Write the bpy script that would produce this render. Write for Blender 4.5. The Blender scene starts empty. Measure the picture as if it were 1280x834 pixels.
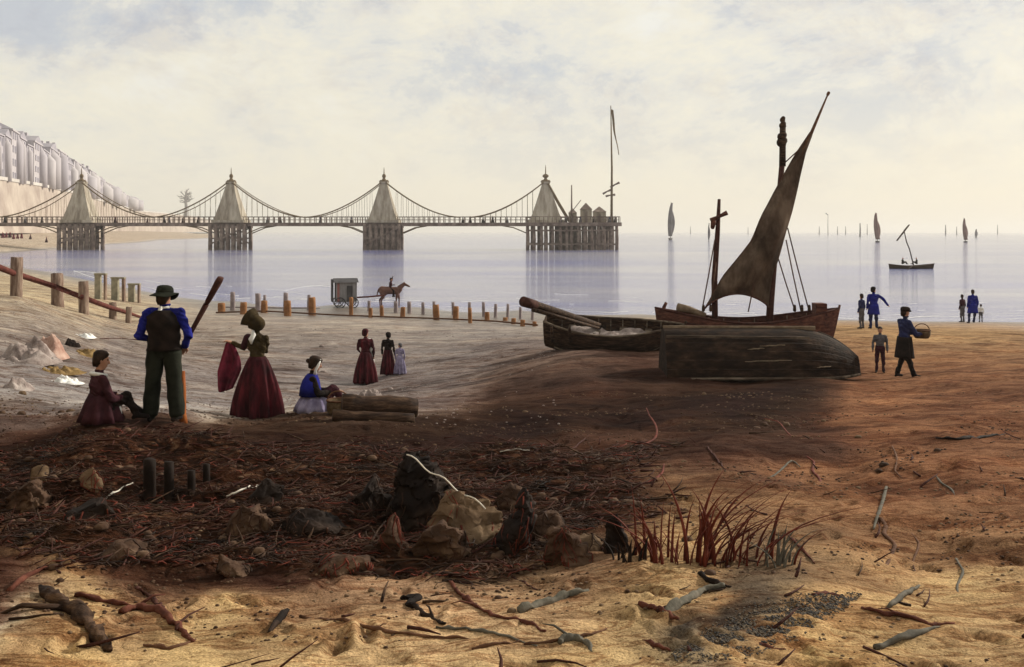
import bpy, bmesh, math, random
import numpy as np
from mathutils import Vector, Matrix
from mathutils.bvhtree import BVHTree
random.seed(7)
C = bpy.context.scene.collection
sc = bpy.context.scene
R = math.radians

# ------------------------------------------------------------------ camera, sky, sun
F = 1200.0; EYE = 5.0; HORIZ = 290.0
cd = bpy.data.cameras.new('camera'); cam = bpy.data.objects.new('camera', cd); C.objects.link(cam)
cam.location = (0, 0, EYE); cam.rotation_euler = (R(90), 0, 0)
cd.sensor_width = 36; cd.lens = 36*F/1280; cd.shift_y = -(417-HORIZ)/1280.0
cd.clip_start = 0.1; cd.clip_end = 40000
sc.camera = cam
HAZE = .00022
SUN_EL, SUN_AZ = R(27), R(58)          # azimuth measured from +Y (out to sea) towards +X (right)
sd = Vector((math.sin(SUN_AZ)*math.cos(SUN_EL), math.cos(SUN_AZ)*math.cos(SUN_EL), math.sin(SUN_EL)))
w = bpy.data.worlds.new('World'); sc.world = w; w.use_nodes = True
nt = w.node_tree; N = nt.nodes; Lk = nt.links
for n in list(N): N.remove(n)
wo = N.new('ShaderNodeOutputWorld'); bg = N.new('ShaderNodeBackground'); Lk.new(bg.outputs[0], wo.inputs[0])
sky = N.new('ShaderNodeTexSky'); sky.sky_type = 'NISHITA'; sky.sun_disc = False
sky.sun_elevation = SUN_EL; sky.sun_rotation = SUN_AZ; sky.air_density = 1.0; sky.dust_density = 2.0
tc = N.new('ShaderNodeTexCoord'); mp = N.new('ShaderNodeMapping'); mp.inputs['Scale'].default_value = (1, 1, 1.7)
mp.inputs['Location'].default_value = (3.1, 0.4, 1.3)
Lk.new(tc.outputs['Generated'], mp.inputs[0])
def wnoise(scale, detail, rough, dist, off=0.0):
    n = N.new('ShaderNodeTexNoise'); n.inputs['Scale'].default_value = scale; n.inputs['Detail'].default_value = detail
    n.inputs['Roughness'].default_value = rough; n.inputs['Distortion'].default_value = dist
    if off:
        m2 = N.new('ShaderNodeMapping'); m2.inputs['Location'].default_value = (off, off*2, off*3); Lk.new(mp.outputs[0], m2.inputs[0]); Lk.new(m2.outputs[0], n.inputs['Vector'])
    else: Lk.new(mp.outputs[0], n.inputs['Vector'])
    return n
def wramp(src, stops):
    r = N.new('ShaderNodeValToRGB'); e = r.color_ramp.elements
    while len(e) < len(stops): e.new(0.5)
    for i, (p, c) in enumerate(stops): e[i].position = p; e[i].color = (*c, 1)
    Lk.new(src, r.inputs[0]); return r
n1 = wnoise(4.2, 11, .70, .2); n2 = wnoise(9, 10, .7, .3, 4.7); n3 = wnoise(2.2, 6, .55, .4, 9.1)
CRM = (.90, .845, .70); PALE = (.85, .815, .715); BLU = (.60, .62, .645); LIL = (.62, .585, .62)
r1 = wramp(n1.outputs[0], [(.38, BLU), (.45, (.72,.71,.67)), (.475, (.80,.775,.70)), (.56, CRM), (.66, (.92, .89, .79)), (.8, (.95,.93,.85))])
r2 = wramp(n2.outputs[0], [(.38, (.86, .85, .89)), (.47, (.96, .96, .98)), (.55, (1, 1, 1))])
mx = N.new('ShaderNodeMix'); mx.data_type = 'RGBA'; mx.blend_type = 'MULTIPLY'; mx.inputs[0].default_value = .8
Lk.new(r1.outputs[0], mx.inputs[6]); Lk.new(r2.outputs[0], mx.inputs[7])
# the low sky above the horizon is an even warm cream
sep = N.new('ShaderNodeSeparateXYZ'); Lk.new(tc.outputs['Generated'], sep.inputs[0])
mr = N.new('ShaderNodeMapRange'); mr.inputs['From Min'].default_value = 0.0; mr.inputs['From Max'].default_value = .20
mr.inputs['To Min'].default_value = .85; mr.inputs['To Max'].default_value = 0.0; mr.interpolation_type = 'SMOOTHSTEP'
Lk.new(sep.outputs[2], mr.inputs[0])
m3 = N.new('ShaderNodeMix'); m3.data_type = 'RGBA'; Lk.new(mr.outputs[0], m3.inputs[0])
Lk.new(mx.outputs[2], m3.inputs[6]); m3.inputs[7].default_value = (.90, .825, .67, 1)
sm = N.new('ShaderNodeMix'); sm.data_type = 'RGBA'; sm.blend_type = 'MULTIPLY'; sm.inputs[0].default_value = 1
Lk.new(sky.outputs[0], sm.inputs[6]); sm.inputs[7].default_value = (.09, .09, .09, 1)
m4 = N.new('ShaderNodeMix'); m4.data_type = 'RGBA'; m4.inputs[0].default_value = .88
Lk.new(sm.outputs[2], m4.inputs[6]); Lk.new(m3.outputs[2], m4.inputs[7]); Lk.new(m4.outputs[2], bg.inputs[0])
bg.inputs[1].default_value = 1.05
sl = bpy.data.lights.new('sun', 'SUN'); sl.energy = 5.0; sl.angle = R(.6); sl.color = (1, .93, .80)
so = bpy.data.objects.new('sun', sl); C.objects.link(so); so.rotation_euler = sd.to_track_quat('Z', 'Y').to_euler()
sc.view_settings.view_transform = 'Standard'; sc.view_settings.look = 'None'
sc.view_settings.exposure = 0.0; sc.view_settings.gamma = 1.0; sc.view_settings.use_curve_mapping = False

# ------------------------------------------------------------------ materials
def mat(name, cols, scale=4.0, rough=.8, bump=.3, bscale=None, stretch=(1,1,1), detail=6, spec=.08, coords='Object', trans=0.0, lo=.35, hi=.65):
    m = bpy.data.materials.new(name); m.use_nodes = True
    t = m.node_tree; n = t.nodes; l = t.links; b = n['Principled BSDF']
    b.inputs['Roughness'].default_value = rough; b.inputs['Specular IOR Level'].default_value = spec
    c = n.new('ShaderNodeTexCoord'); mpp = n.new('ShaderNodeMapping'); mpp.inputs['Scale'].default_value = stretch
    l.new(c.outputs[coords], mpp.inputs[0])
    ns = n.new('ShaderNodeTexNoise'); ns.inputs['Scale'].default_value = scale; ns.inputs['Detail'].default_value = detail; ns.inputs['Roughness'].default_value = .65
    l.new(mpp.outputs[0], ns.inputs['Vector'])
    r = n.new('ShaderNodeValToRGB'); e = r.color_ramp.elements
    while len(e) < len(cols): e.new(.5)
    for i, cc in enumerate(cols):
        e[i].position = lo+(hi-lo)*i/max(1, len(cols)-1); e[i].color = (*cc, 1)
    l.new(ns.outputs[0], r.inputs[0]); l.new(r.outputs[0], b.inputs['Base Color'])
    if bump:
        n2 = n.new('ShaderNodeTexNoise'); n2.inputs['Scale'].default_value = bscale or scale*4; n2.inputs['Detail'].default_value = 5
        l.new(mpp.outputs[0], n2.inputs['Vector'])
        bp = n.new('ShaderNodeBump'); bp.inputs['Strength'].default_value = bump; bp.inputs['Distance'].default_value = .02
        l.new(n2.outputs[0], bp.inputs['Height']); l.new(bp.outputs[0], b.inputs['Normal'])
    if trans:
        tr = n.new('ShaderNodeBsdfTranslucent'); l.new(r.outputs[0], tr.inputs[0])
        ms = n.new('ShaderNodeMixShader'); ms.inputs[0].default_value = trans
        l.new(b.outputs[0], ms.inputs[1]); l.new(tr.outputs[0], ms.inputs[2]); l.new(ms.outputs[0], n['Material Output'].inputs[0])
    return m
M = {}
M['tar'] = mat('tarred_wood', [(.014,.008,.006), (.038,.021,.013), (.095,.056,.034)], 5, .75, .5, stretch=(.5,2,4))
M['pier_wood'] = mat('pier_wood', [(.10,.072,.062), (.18,.135,.115), (.28,.225,.19)], .6, .85, 0)
M['pier_iron'] = mat('pier_iron', [(.20,.165,.125), (.34,.295,.23), (.48,.43,.35)], .5, .7, .4, stretch=(1.4,1.4,.12))
M['pier_iron_dark'] = mat('pier_chain', [(.12,.085,.05), (.20,.145,.085)], 1.5, .8, 0)
M['post'] = mat('weathered_post', [(.10,.06,.045), (.19,.13,.10), (.29,.22,.17)], 3, .85, .6, stretch=(3,3,.5))
M['post_red'] = mat('red_rail', [(.07,.022,.018), (.14,.045,.035)], 4, .8, .4)
M['post_orange'] = mat('orange_post', [(.17,.075,.03), (.30,.15,.07)], 3, .85, .4)
M['post_lilac'] = mat('grey_lilac_post', [(.19,.15,.15), (.30,.25,.25)], 3, .85, .4)
M['post_pale'] = mat('pale_bleached_wood', [(.20,.18,.13), (.33,.30,.22)], 3, .85, .4)
M['hull_red'] = mat('red_brown_hull', [(.035,.014,.011), (.085,.032,.022), (.14,.06,.04)], 4, .6, .4, stretch=(.6,2,3))
M['hull_brown'] = mat('brown_hull', [(.035,.024,.017), (.085,.06,.042), (.19,.15,.11)], 4, .75, .5, stretch=(.5,2,3))
M['hull_upturned'] = mat('black_tarred_hull', [(.009,.005,.004), (.019,.011,.007), (.042,.024,.015), (.10,.065,.04)], 3.0, .8, .8, stretch=(.9,1.5,2.2), lo=.35, hi=.78)
M['trim'] = mat('pale_timber', [(.11,.075,.048), (.23,.17,.115)], 5, .8, .4)
M['sail'] = mat('tanned_sail', [(.05,.032,.022), (.115,.078,.055), (.20,.145,.105)], 1.0, .9, .4, bscale=9, stretch=(1.5,1,.8), trans=.35)
M['rope'] = mat('rope', [(.05,.025,.018), (.11,.06,.04)], 8, .9, 0)
M['pale_rope'] = mat('pale_rope', [(.55,.50,.43), (.75,.70,.62)], 14, .9, .3)
M['skin'] = mat('skin', [(.30,.15,.095), (.40,.22,.15)], 6, .55, 0)
M['blue'] = mat('blue_cloth', [(.008,.009,.085), (.018,.022,.22)], 5, .9, .5, bscale=14)
M['navy'] = mat('navy_cloth', [(.012,.014,.04), (.03,.035,.10)], 5, .9, .4, bscale=14)
M['black'] = mat('black_cloth', [(.006,.005,.005), (.022,.014,.011)], 5, .9, .5, bscale=14)
M['green_black'] = mat('green_black_cloth', [(.007,.008,.006), (.024,.026,.018)], 3, .9, .5, bscale=12)
M['maroon'] = mat('maroon_cloth', [(.014,.005,.006), (.045,.010,.013), (.11,.018,.024)], 3, .9, .4, bscale=10, stretch=(2,2,.5))
M['crimson'] = mat('crimson_cloth', [(.05,.012,.018), (.19,.026,.05)], 4, .9, .5, bscale=14)
M['plum'] = mat('plum_cloth', [(.022,.008,.011), (.06,.020,.026)], 4, .9, .4)
M['olive'] = mat('olive_cloth', [(.020,.014,.007), (.055,.038,.017)], 5, .9, .4)
M['lavender'] = mat('lavender_cloth', [(.14,.12,.20), (.30,.27,.38)], 5, .9, .4)
M['grey'] = mat('grey_cloth', [(.06,.055,.06), (.13,.12,.125)], 5, .9, .4)
M['white'] = mat('white_cloth', [(.55,.53,.50), (.78,.77,.74)], 5, .9, .4)
M['hair'] = mat('dark_hair', [(.015,.009,.006), (.04,.022,.014)], 14, .6, .3)
M['orange_wood'] = mat('orange_wood', [(.20,.055,.015), (.34,.11,.03)], 4, .7, .4, stretch=(4,4,.6))
M['dark_red_wood'] = mat('dark_red_wood', [(.03,.012,.01), (.075,.03,.022)], 5, .8, .5, stretch=(2,2,2))
M['grey_wood'] = mat('grey_wood', [(.07,.065,.05), (.17,.15,.12)], 6, .9, .5)
M['red_wood'] = mat('red_driftwood', [(.05,.017,.012), (.12,.042,.027)], 6, .85, .5)
M['brown_wood'] = mat('brown_driftwood', [(.06,.028,.016), (.14,.07,.04)], 6, .85, .5)
M['weed_red'] = mat('red_weed', [(.06,.014,.009), (.15,.034,.02)], 6, .7, .2)
M['weed_grey'] = mat('grey_weed', [(.055,.05,.04), (.13,.115,.09)], 6, .8, .2)
M['weed_dark'] = mat('dark_kelp', [(.010,.006,.004), (.035,.016,.009), (.08,.034,.02)], 1.2, .55, .3, coords='Object')
M['rock_dark'] = mat('weed_black_rock', [(.006,.004,.004), (.014,.009,.007), (.035,.022,.016)], 2.5, .8, .9, bscale=9)
M['rock_brown'] = mat('brown_rock', [(.025,.014,.009), (.06,.034,.022), (.12,.075,.048)], 3, .85, .9, bscale=10)
M['rock_tan'] = mat('tan_rock', [(.060,.036,.022), (.12,.078,.047), (.17,.115,.07)], 3, .9, .8, bscale=10)
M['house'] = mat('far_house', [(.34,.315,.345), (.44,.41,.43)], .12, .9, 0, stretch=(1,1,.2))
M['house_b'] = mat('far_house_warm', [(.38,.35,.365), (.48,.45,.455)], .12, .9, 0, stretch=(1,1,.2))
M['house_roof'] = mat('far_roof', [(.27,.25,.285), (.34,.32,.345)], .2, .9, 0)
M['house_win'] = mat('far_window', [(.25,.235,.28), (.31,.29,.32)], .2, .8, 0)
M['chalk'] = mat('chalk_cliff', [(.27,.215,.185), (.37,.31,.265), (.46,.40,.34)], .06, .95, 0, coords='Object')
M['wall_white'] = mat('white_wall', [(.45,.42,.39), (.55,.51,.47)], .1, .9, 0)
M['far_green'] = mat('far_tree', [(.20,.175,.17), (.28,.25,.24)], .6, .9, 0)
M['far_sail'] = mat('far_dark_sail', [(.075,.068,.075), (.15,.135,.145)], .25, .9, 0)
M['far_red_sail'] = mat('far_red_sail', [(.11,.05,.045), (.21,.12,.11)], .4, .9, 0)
M['grey_paint'] = mat('grey_paint', [(.17,.165,.17), (.30,.29,.295)], 2, .7, .3, stretch=(3,3,.6))
M['dark_paint'] = mat('dark_paint', [(.05,.048,.05), (.09,.085,.09)], 2, .7, .2)
M['pink_paint'] = mat('pink_paint', [(.22,.09,.09), (.32,.15,.14)], 2, .7, .2)
M['horse'] = mat('bay_horse', [(.09,.045,.035), (.17,.09,.07)], 3, .7, .2)
M['net_grey'] = mat('grey_net', [(.13,.10,.09), (.26,.21,.19), (.38,.33,.30)], 3, .95, 1, bscale=30)
M['net_ochre'] = mat('ochre_net', [(.14,.085,.03), (.27,.18,.08)], 4, .95, 1, bscale=30)
M['net_pink'] = mat('pink_net', [(.30,.17,.13), (.46,.32,.26)], 4, .95, .8, bscale=30)
M['gravel'] = mat('mixed_gravel', [(.02,.02,.022), (.07,.062,.055), (.16,.12,.08)], 40, .9, 0, detail=2)
M['wicker'] = mat('wicker', [(.05,.032,.018), (.14,.095,.055)], 9, .9, .8, bscale=30)

# ------------------------------------------------------------------ helpers
class MB:
    def __init__(s): s.v = []; s.f = []
    def add(s, vs, fs):
        o = len(s.v); s.v += [tuple(v) for v in vs]; s.f += [tuple(i+o for i in f) for f in fs]
    def box(s, c, d, rot=None):
        vs = [Vector((x*d[0]/2, y*d[1]/2, z*d[2]/2)) for x in (-1,1) for y in (-1,1) for z in (-1,1)]
        if rot is not None: vs = [rot @ v for v in vs]
        vs = [v+Vector(c) for v in vs]
        s.add(vs, [(0,1,3,2),(4,6,7,5),(0,4,5,1),(2,3,7,6),(0,2,6,4),(1,5,7,3)])
    def bar(s, a, b, wd, ht=None, up=(0,0,1)):
        a, b = Vector(a), Vector(b); d = (b-a); L = d.length; d.normalize()
        u = Vector(up); 
        if abs(d.dot(u)) > .95: u = Vector((1,0,0))
        x = d.cross(u).normalized(); z = x.cross(d)
        rot = Matrix((x, d, z)).transposed()
        s.box((a+b)/2, (wd, L, ht or wd), rot)
    def tube(s, pts, rad, n=8, squash=1.0, cap=True):
        pts = [Vector(p) for p in pts]; k = len(pts)
        if not hasattr(rad, '__len__'): rad = [rad]*k
        vs = []; fs = []; x = None
        for i, p in enumerate(pts):
            d = (pts[min(i+1,k-1)]-pts[max(i-1,0)])
            d = d.normalized() if d.length > 1e-9 else Vector((0,0,1))
            if x is None:
                x = d.cross(Vector((0,0,1)))
                if x.length < .05: x = d.cross(Vector((0,1,0)))
            x = (x-d*x.dot(d)).normalized(); y = d.cross(x)
            for j in range(n):
                a = 2*math.pi*j/n; vs.append(p+(x*math.cos(a)+y*math.sin(a)*squash)*rad[i])
        for i in range(k-1):
            for j in range(n):
                fs.append((i*n+j, i*n+(j+1)%n, (i+1)*n+(j+1)%n, (i+1)*n+j))
        if cap: fs.append(tuple(range(n))[::-1]); fs.append(tuple((k-1)*n+j for j in range(n)))
        s.add(vs, fs)
    def capsule(s, a, b, ra, rb, n=12):
        a, b = Vector(a), Vector(b); d = b-a
        if d.length < 1e-6: d = Vector((0,0,1e-4)); b = a+d
        d = d.normalized(); pts = []; rad = []
        for i in range(5):
            t = math.pi/2*(1-i/4); pts.append(a-d*ra*math.sin(t)); rad.append(max(ra*math.cos(t), .001))
        for i in range(5):
            t = math.pi/2*i/4; pts.append(b+d*rb*math.sin(t)); rad.append(max(rb*math.cos(t), .001))
        x = d.cross(Vector((0,0,1)))
        if x.length < .05: x = Vector((1,0,0))
        x.normalize(); y = d.cross(x); vs = []; fs = []; k = len(pts)
        for p, r in zip(pts, rad):
            for j in range(n):
                q = 2*math.pi*j/n; vs.append(p+(x*math.cos(q)+y*math.sin(q))*r)
        for i in range(k-1):
            for j in range(n): fs.append((i*n+j, i*n+(j+1)%n, (i+1)*n+(j+1)%n, (i+1)*n+j))
        fs.append(tuple(range(n))[::-1]); fs.append(tuple((k-1)*n+j for j in range(n)))
        s.add(vs, fs)
    def loft(s, rings, cap=True):      # rings: lists of equal length
        n = len(rings[0]); vs = [v for r in rings for v in r]; fs = []
        for i in range(len(rings)-1):
            for j in range(n): fs.append((i*n+j, i*n+(j+1)%n, (i+1)*n+(j+1)%n, (i+1)*n+j))
        if cap: fs.append(tuple(range(n))[::-1]); fs.append(tuple((len(rings)-1)*n+j for j in range(n)))
        s.add(vs, fs)
    def lathe(s, prof, n=20, c=(0,0,0), fold=0, nf=9, sx=1, sy=1, ph=0):
        c = Vector(c); rings = []
        for (r, z) in prof:
            rings.append([c+Vector((math.cos(a)*r*sx*(1+fold*r*math.sin(nf*a+ph)), math.sin(a)*r*sy*(1+fold*r*math.sin(nf*a+ph)), z)) for a in [2*math.pi*j/n for j in range(n)]])
        s.loft(rings)
    def grid(s, fn, nu, nv, closed=False):
        vs = [fn(i/nu, j/nv) for i in range(nu+1) for j in range(nv+1)]
        s.add(vs, [(i*(nv+1)+j, (i+1)*(nv+1)+j, (i+1)*(nv+1)+j+1, i*(nv+1)+j+1) for i in range(nu) for j in range(nv)])
    def mesh(s, name, m=None, smooth=True):
        me = bpy.data.meshes.new(name); me.from_pydata(s.v, [], s.f); me.update()
        bm = bmesh.new(); bm.from_mesh(me); bmesh.ops.recalc_face_normals(bm, faces=bm.faces); bm.to_mesh(me); bm.free()
        if m: me.materials.append(m)
        if smooth: me.polygons.foreach_set('use_smooth', [True]*len(me.polygons))
        return me
    def build(s, name, m, parent=None, smooth=True, loc=None):
        o = bpy.data.objects.new(name, s.mesh(name, m, smooth)); C.objects.link(o)
        if parent: o.parent = parent
        if loc is not None: o.location = loc
        return o
def tag(o, label=None, cat=None, group=None, kind=None):
    if label: o['label'] = label
    if cat: o['category'] = cat
    if group: o['group'] = group
    if kind: o['kind'] = kind
    return o
def thing(name, label, cat, loc=(0,0,0), rz=0, group=None):
    o = bpy.data.objects.new(name, None); C.objects.link(o); o.empty_display_size = .2
    o.location = loc; o.rotation_euler = (0,0,rz); return tag(o, label, cat, group)
def solid(o, t, off=0): 
    md = o.modifiers.new('thick', 'SOLIDIFY'); md.thickness = t; md.offset = off; return o
def bevel(o, wd=.01, seg=2):
    md = o.modifiers.new('bevel', 'BEVEL'); md.width = wd; md.segments = seg; md.limit_method = 'ANGLE'; return o
def dup(root, loc, rz=None, label=None, group=None, scale=None):
    r = root.copy(); C.objects.link(r); r.location = loc
    if rz is not None: r.rotation_euler = (0,0,rz)
    if label: r['label'] = label
    if group: r['group'] = group
    if scale: r.scale = scale
    for ch in list(root.children):
        c = ch.copy(); C.objects.link(c); c.parent = r
        for g in ch.children:
            d = g.copy(); C.objects.link(d); d.parent = c
    return r
def P(px, py, D): return Vector(((px-640)*D/F, D, EYE-(py-HORIZ)*D/F))

# ------------------------------------------------------------------ terrain
def hash2(ix, iy, seed):
    h = (ix*374761393 + iy*668265263 + seed*982451653) & 0xffffffff
    h = ((h ^ (h >> 13))*1274126177) & 0xffffffff
    return ((h ^ (h >> 16)) & 0xffff)/65535.0
def vnoise(x, y, seed=0):
    x = np.asarray(x, float); y = np.asarray(y, float)
    ix = np.floor(x).astype(np.int64); iy = np.floor(y).astype(np.int64); fx = x-ix; fy = y-iy
    fx = fx*fx*(3-2*fx); fy = fy*fy*(3-2*fy)
    a = hash2(ix,iy,seed); b = hash2(ix+1,iy,seed); c = hash2(ix,iy+1,seed); d = hash2(ix+1,iy+1,seed)
    return (a*(1-fx)+b*fx)*(1-fy)+(c*(1-fx)+d*fx)*fy-.5
def fbm(x, y, seed=0, oct=4):
    s = 0; am = 1
    for i in range(oct): s = s+am*vnoise(x, y, seed+i*7); x = x*2.03; y = y*2.03; am *= .5
    return s
GC = [  # (px, py, D): points the ground passes through
 (640,900,4.6),(0,900,4.6),(1280,900,4.6),(-700,850,5),(1900,850,5),(640,1500,2.2),(-900,1500,2.4),(2200,1500,2.4),
 (100,815,5.5),(400,815,5.5),(700,815,5.5),(1000,815,5.5),(1270,815,5.5),
 (60,755,6.4),(300,760,6.3),(600,755,6.4),(850,755,6.4),(1200,755,6.5),
 (100,700,7.7),(300,700,7.7),(520,700,7.7),(700,705,7.5),(900,700,7.6),(1150,700,7.7),
 (60,640,9.2),(250,640,9.2),(450,640,9.2),(650,640,9.0),(900,640,8.8),(1200,640,8.9),
 (20,590,10.8),(200,580,10.9),(400,575,11),(650,580,10.9),(900,580,10.6),(1200,580,10.4),
 (10,540,12.3),(125,528,12.0),(205,528,12.2),(270,530,12.9),(325,525,15.0),(390,517,14.5),(475,533,13.4),(560,530,14.5),(700,530,14.8),(900,530,14.2),(1200,525,14.2),
 (50,492,17),(200,505,17),(456,508,19),(600,500,20),(750,495,20),(950,498,18.5),(1150,495,18.5),(1270,490,18.5),
 (50,440,25),(150,470,24),(280,470,28),(456,481,28),(490,470,29),(600,460,29),(755,440,28),(700,455,25),(900,472,23.5),(1050,470,24),(1130,472,24),(1101,467,25),(1270,455,26),
 (20,370,38),(72,383,44),(105,392,42),(150,400,47),(120,415,35),(220,420,40),(300,430,37),(400,425,39),(400,445,34),(300,400,50),(450,402,50),(560,430,38),(650,430,35),(935,432,32),(1093,411,41),(1200,425,36),(1270,420,38),
 (125,373,57),(168,376,62),(280,390,58),(400,395,56),(560,400,53),(660,407,49),(800,410,45),(1210,404,50),
 (2300,480,30),(2300,420,50),(-600,380,30),(-600,330,60),(-300,440,20),(2300,560,14),(-700,600,10),
 # far strand beneath the cliff
 (-100,300,250),(-30,294,320),(60,292,420),(160,291,700),(230,290.5,1100),(-500,290,200),(-800,280,300),(-600,270,900)]
SHORE = [(2600,408,None),(1280,403,None),(1150,402,None),(1060,400,None),(950,397,None),(800,393,None),(650,388,None),(520,384,None),(420,381,None),(300,377,None),
         (200,368,None),(120,352,None),(60,340,None),(0,331,None),(-60,325,None),(-30,320,None),(10,316,None),(62,312,None),(130,306,None),(200,300,None),(260,295,None),(330,292.2,None)]
ctrl = []
for px, py, D in GC: ctrl.append(((px-640)/F*3.0, math.log(D), EYE-(py-HORIZ)*D/F))
for px, py, _ in SHORE:
    D = EYE*F/(py-HORIZ); ctrl.append(((px-640)/F*3.0, math.log(D), 0.0))
for px, py, z in [(2600,360,-4),(1280,380,-1.0),(1060,380,-.9),(800,372,-.9),(520,368,-.8),(420,366,-.8),(300,360,-.8),(200,345,-.8),(120,330,-.8),(60,324,-.5),(1280,320,-6),(800,310,-8),(500,310,-6),(300,312,-4),(180,315,-2.5),(1280,292,-12),(700,292,-12),(420,292,-9),(340,296,-4),(2600,292,-12)]:
    D = EYE*F/(py-HORIZ); ctrl.append(((px-640)/F*3.0, math.log(D), z))
ctrl = np.array(ctrl); K = len(ctrl)
def rbfm(a, b): return np.sqrt((a[:,None,0]-b[None,:,0])**2+(a[:,None,1]-b[None,:,1])**2+1e-4)
A = np.zeros((K+3, K+3)); A[:K,:K] = rbfm(ctrl[:,:2], ctrl[:,:2]); A[:K,K] = 1; A[:K,K+1:] = ctrl[:,:2]; A[K,:K] = 1; A[K+1:,:K] = ctrl[:,:2].T
W = np.linalg.solve(A, np.concatenate([ctrl[:,2], np.zeros(3)]))
def ipx(x, y): return 640+x/y*F
def weedmask(x, y):
    """how much of the ground is covered by the dark weed bank: world-space patch 6.5 to 13 m in front of the eye"""
    px = 640+x/np.maximum(y,.5)*F
    n = fbm(x*.9, y*.9, 31, 4)*1.3
    lo = 7.1+ .35*np.sin(x*1.3)+n*.9
    hi = 12.4+n*.5 + np.clip((x-0)*0.10, -1, .8)
    m = np.clip((y-lo)/.5, 0, 1)*np.clip((hi-y)/.9, 0, 1)
    right = 1.1+.5*n+(y-7)*.25
    m = m*np.clip((right-x)/1.1, 0, 1)
    return m
def terr(x, y):
    x = np.atleast_1d(np.asarray(x, float)); y = np.atleast_1d(np.asarray(y, float))
    out = np.empty(len(x))
    for i in range(0, len(x), 40000):
        xs = x[i:i+40000]; ys = np.maximum(y[i:i+40000], 1.0)
        q = np.stack([xs/ys*3.0, np.log(ys)], 1)
        z = rbfm(q, ctrl[:,:2])@W[:K]+W[K]+q@W[K+1:]
        near = np.clip(1.6-ys/30, .12, 1.0)
        dry = np.clip((z+.05)*1.5, 0, 1)*np.clip((300-ys)/100, 0, 1)
        z = z+dry*near*(fbm(xs*.55, ys*.55, 3, 3)*.16+fbm(xs*2.5, ys*2.5, 5, 3)*.045)
        wm = weedmask(xs, ys)
        z = z+dry*np.clip((18-ys)/10,0,1)*(np.abs(fbm(xs*6, ys*7, 71, 2))*.012+fbm(xs*17, ys*17, 75, 2)*.008)
        z = z+wm*(fbm(xs*1.1, ys*2.6, 11, 4)*.17+.02)
        out[i:i+40000] = z
    return out
def gz(x, y): return float(terr([x],[y])[0])
_D = np.exp(np.linspace(math.log(4.0), math.log(420), 900))
def hit(px, py):
    x = (px-640)*_D/F; zr = EYE-(py-HORIZ)*_D/F; z = terr(x, _D)
    k = int(np.argmax(zr <= z))
    if zr[k] > z[k]: k = len(_D)-1
    if k > 0:
        a = zr[k-1]-z[k-1]; b = z[k]-zr[k]; t = a/max(a+b, 1e-9); D = _D[k-1]+(_D[k]-_D[k-1])*t
    else: D = _D[0]
    x = (px-640)*D/F; return Vector((x, D, gz(x, D)))

av = np.concatenate([np.linspace(-2.4,-.62,50)[:-1], np.linspace(-.62,.62,560), np.linspace(.62,2.4,50)[1:]])
dv = np.concatenate([np.exp(np.linspace(math.log(1.2), math.log(4), 14))[:-1], np.exp(np.linspace(math.log(4), math.log(130), 620)), np.exp(np.linspace(math.log(130), math.log(9000), 90))[1:]])
AA, DD = np.meshgrid(av, dv, indexing='ij'); X = (AA*DD).ravel(); Y = DD.ravel(); Z = terr(X, Y)
na, nd = len(av), len(dv)
rsd = np.random.RandomState(3)            # footprints trodden into the sand, in trails and singly
Z = Z.copy(); dents = []
for (x0, y0, x1, y1) in ((-5,16,4,7),(4.2,23,-1.0,8.2),(-3,14,-3.6,26),(1,7.2,5.5,12),(9,23,3,12),(-1.5,6.2,3.2,5.4),(10,24,13,40),(-2,28,-7,17)):
    L_ = math.hypot(x1-x0, y1-y0); n_ = int(L_/.62)
    for k in range(n_):
        f = k/n_; a_ = math.atan2(y1-y0, x1-x0); sd2 = (1 if k%2 else -1)*.12; dents.append((x0+(x1-x0)*f-math.sin(a_)*sd2+rsd.normal(0,.05)+.3*math.sin(f*5), y0+(y1-y0)*f+math.cos(a_)*sd2+rsd.normal(0,.05), a_+rsd.normal(0,.2)))
for k in range(260):
    y_ = math.exp(rsd.uniform(math.log(5), math.log(24))); dents.append((rsd.uniform(-.55,.55)*y_, y_, rsd.uniform(0,6.28)))
Zg = Z.reshape(na, nd); Xg = X.reshape(na, nd); Yg = Y.reshape(na, nd)
for (x_, y_, a_) in dents:
    j0, j1 = np.searchsorted(dv, [y_-.35, y_+.35]); i0, i1 = np.searchsorted(av, [(x_-.35)/y_-.02, (x_+.35)/y_+.02])
    if j1 <= j0 or i1 <= i0: continue
    xx = Xg[i0:i1,j0:j1]-x_; yy = Yg[i0:i1,j0:j1]-y_; u_ = xx*math.cos(a_)+yy*math.sin(a_); v_ = -xx*math.sin(a_)+yy*math.cos(a_); d_ = np.sqrt((u_/.15)**2+(v_/.065)**2)
    Zg[i0:i1,j0:j1] += -.032*np.clip(1-d_**2.5,0,1)+.013*np.exp(-((d_-1.35)/.35)**2)
Z = Zg.ravel()
idx = np.arange(na*nd).reshape(na, nd)
faces = np.stack([idx[:-1,:-1], idx[1:,:-1], idx[1:,1:], idx[:-1,1:]], -1).reshape(-1,4)
me = bpy.data.meshes.new('beach'); me.vertices.add(na*nd); me.vertices.foreach_set('co', np.stack([X,Y,Z],1).ravel())
me.loops.add(faces.size); me.loops.foreach_set('vertex_index', faces.ravel()); me.polygons.add(len(faces))
me.polygons.foreach_set('loop_start', np.arange(0, faces.size, 4)); me.polygons.foreach_set('loop_total', np.full(len(faces), 4))
me.polygons.foreach_set('use_smooth', np.ones(len(faces), bool)); me.update(calc_edges=True)
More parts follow.
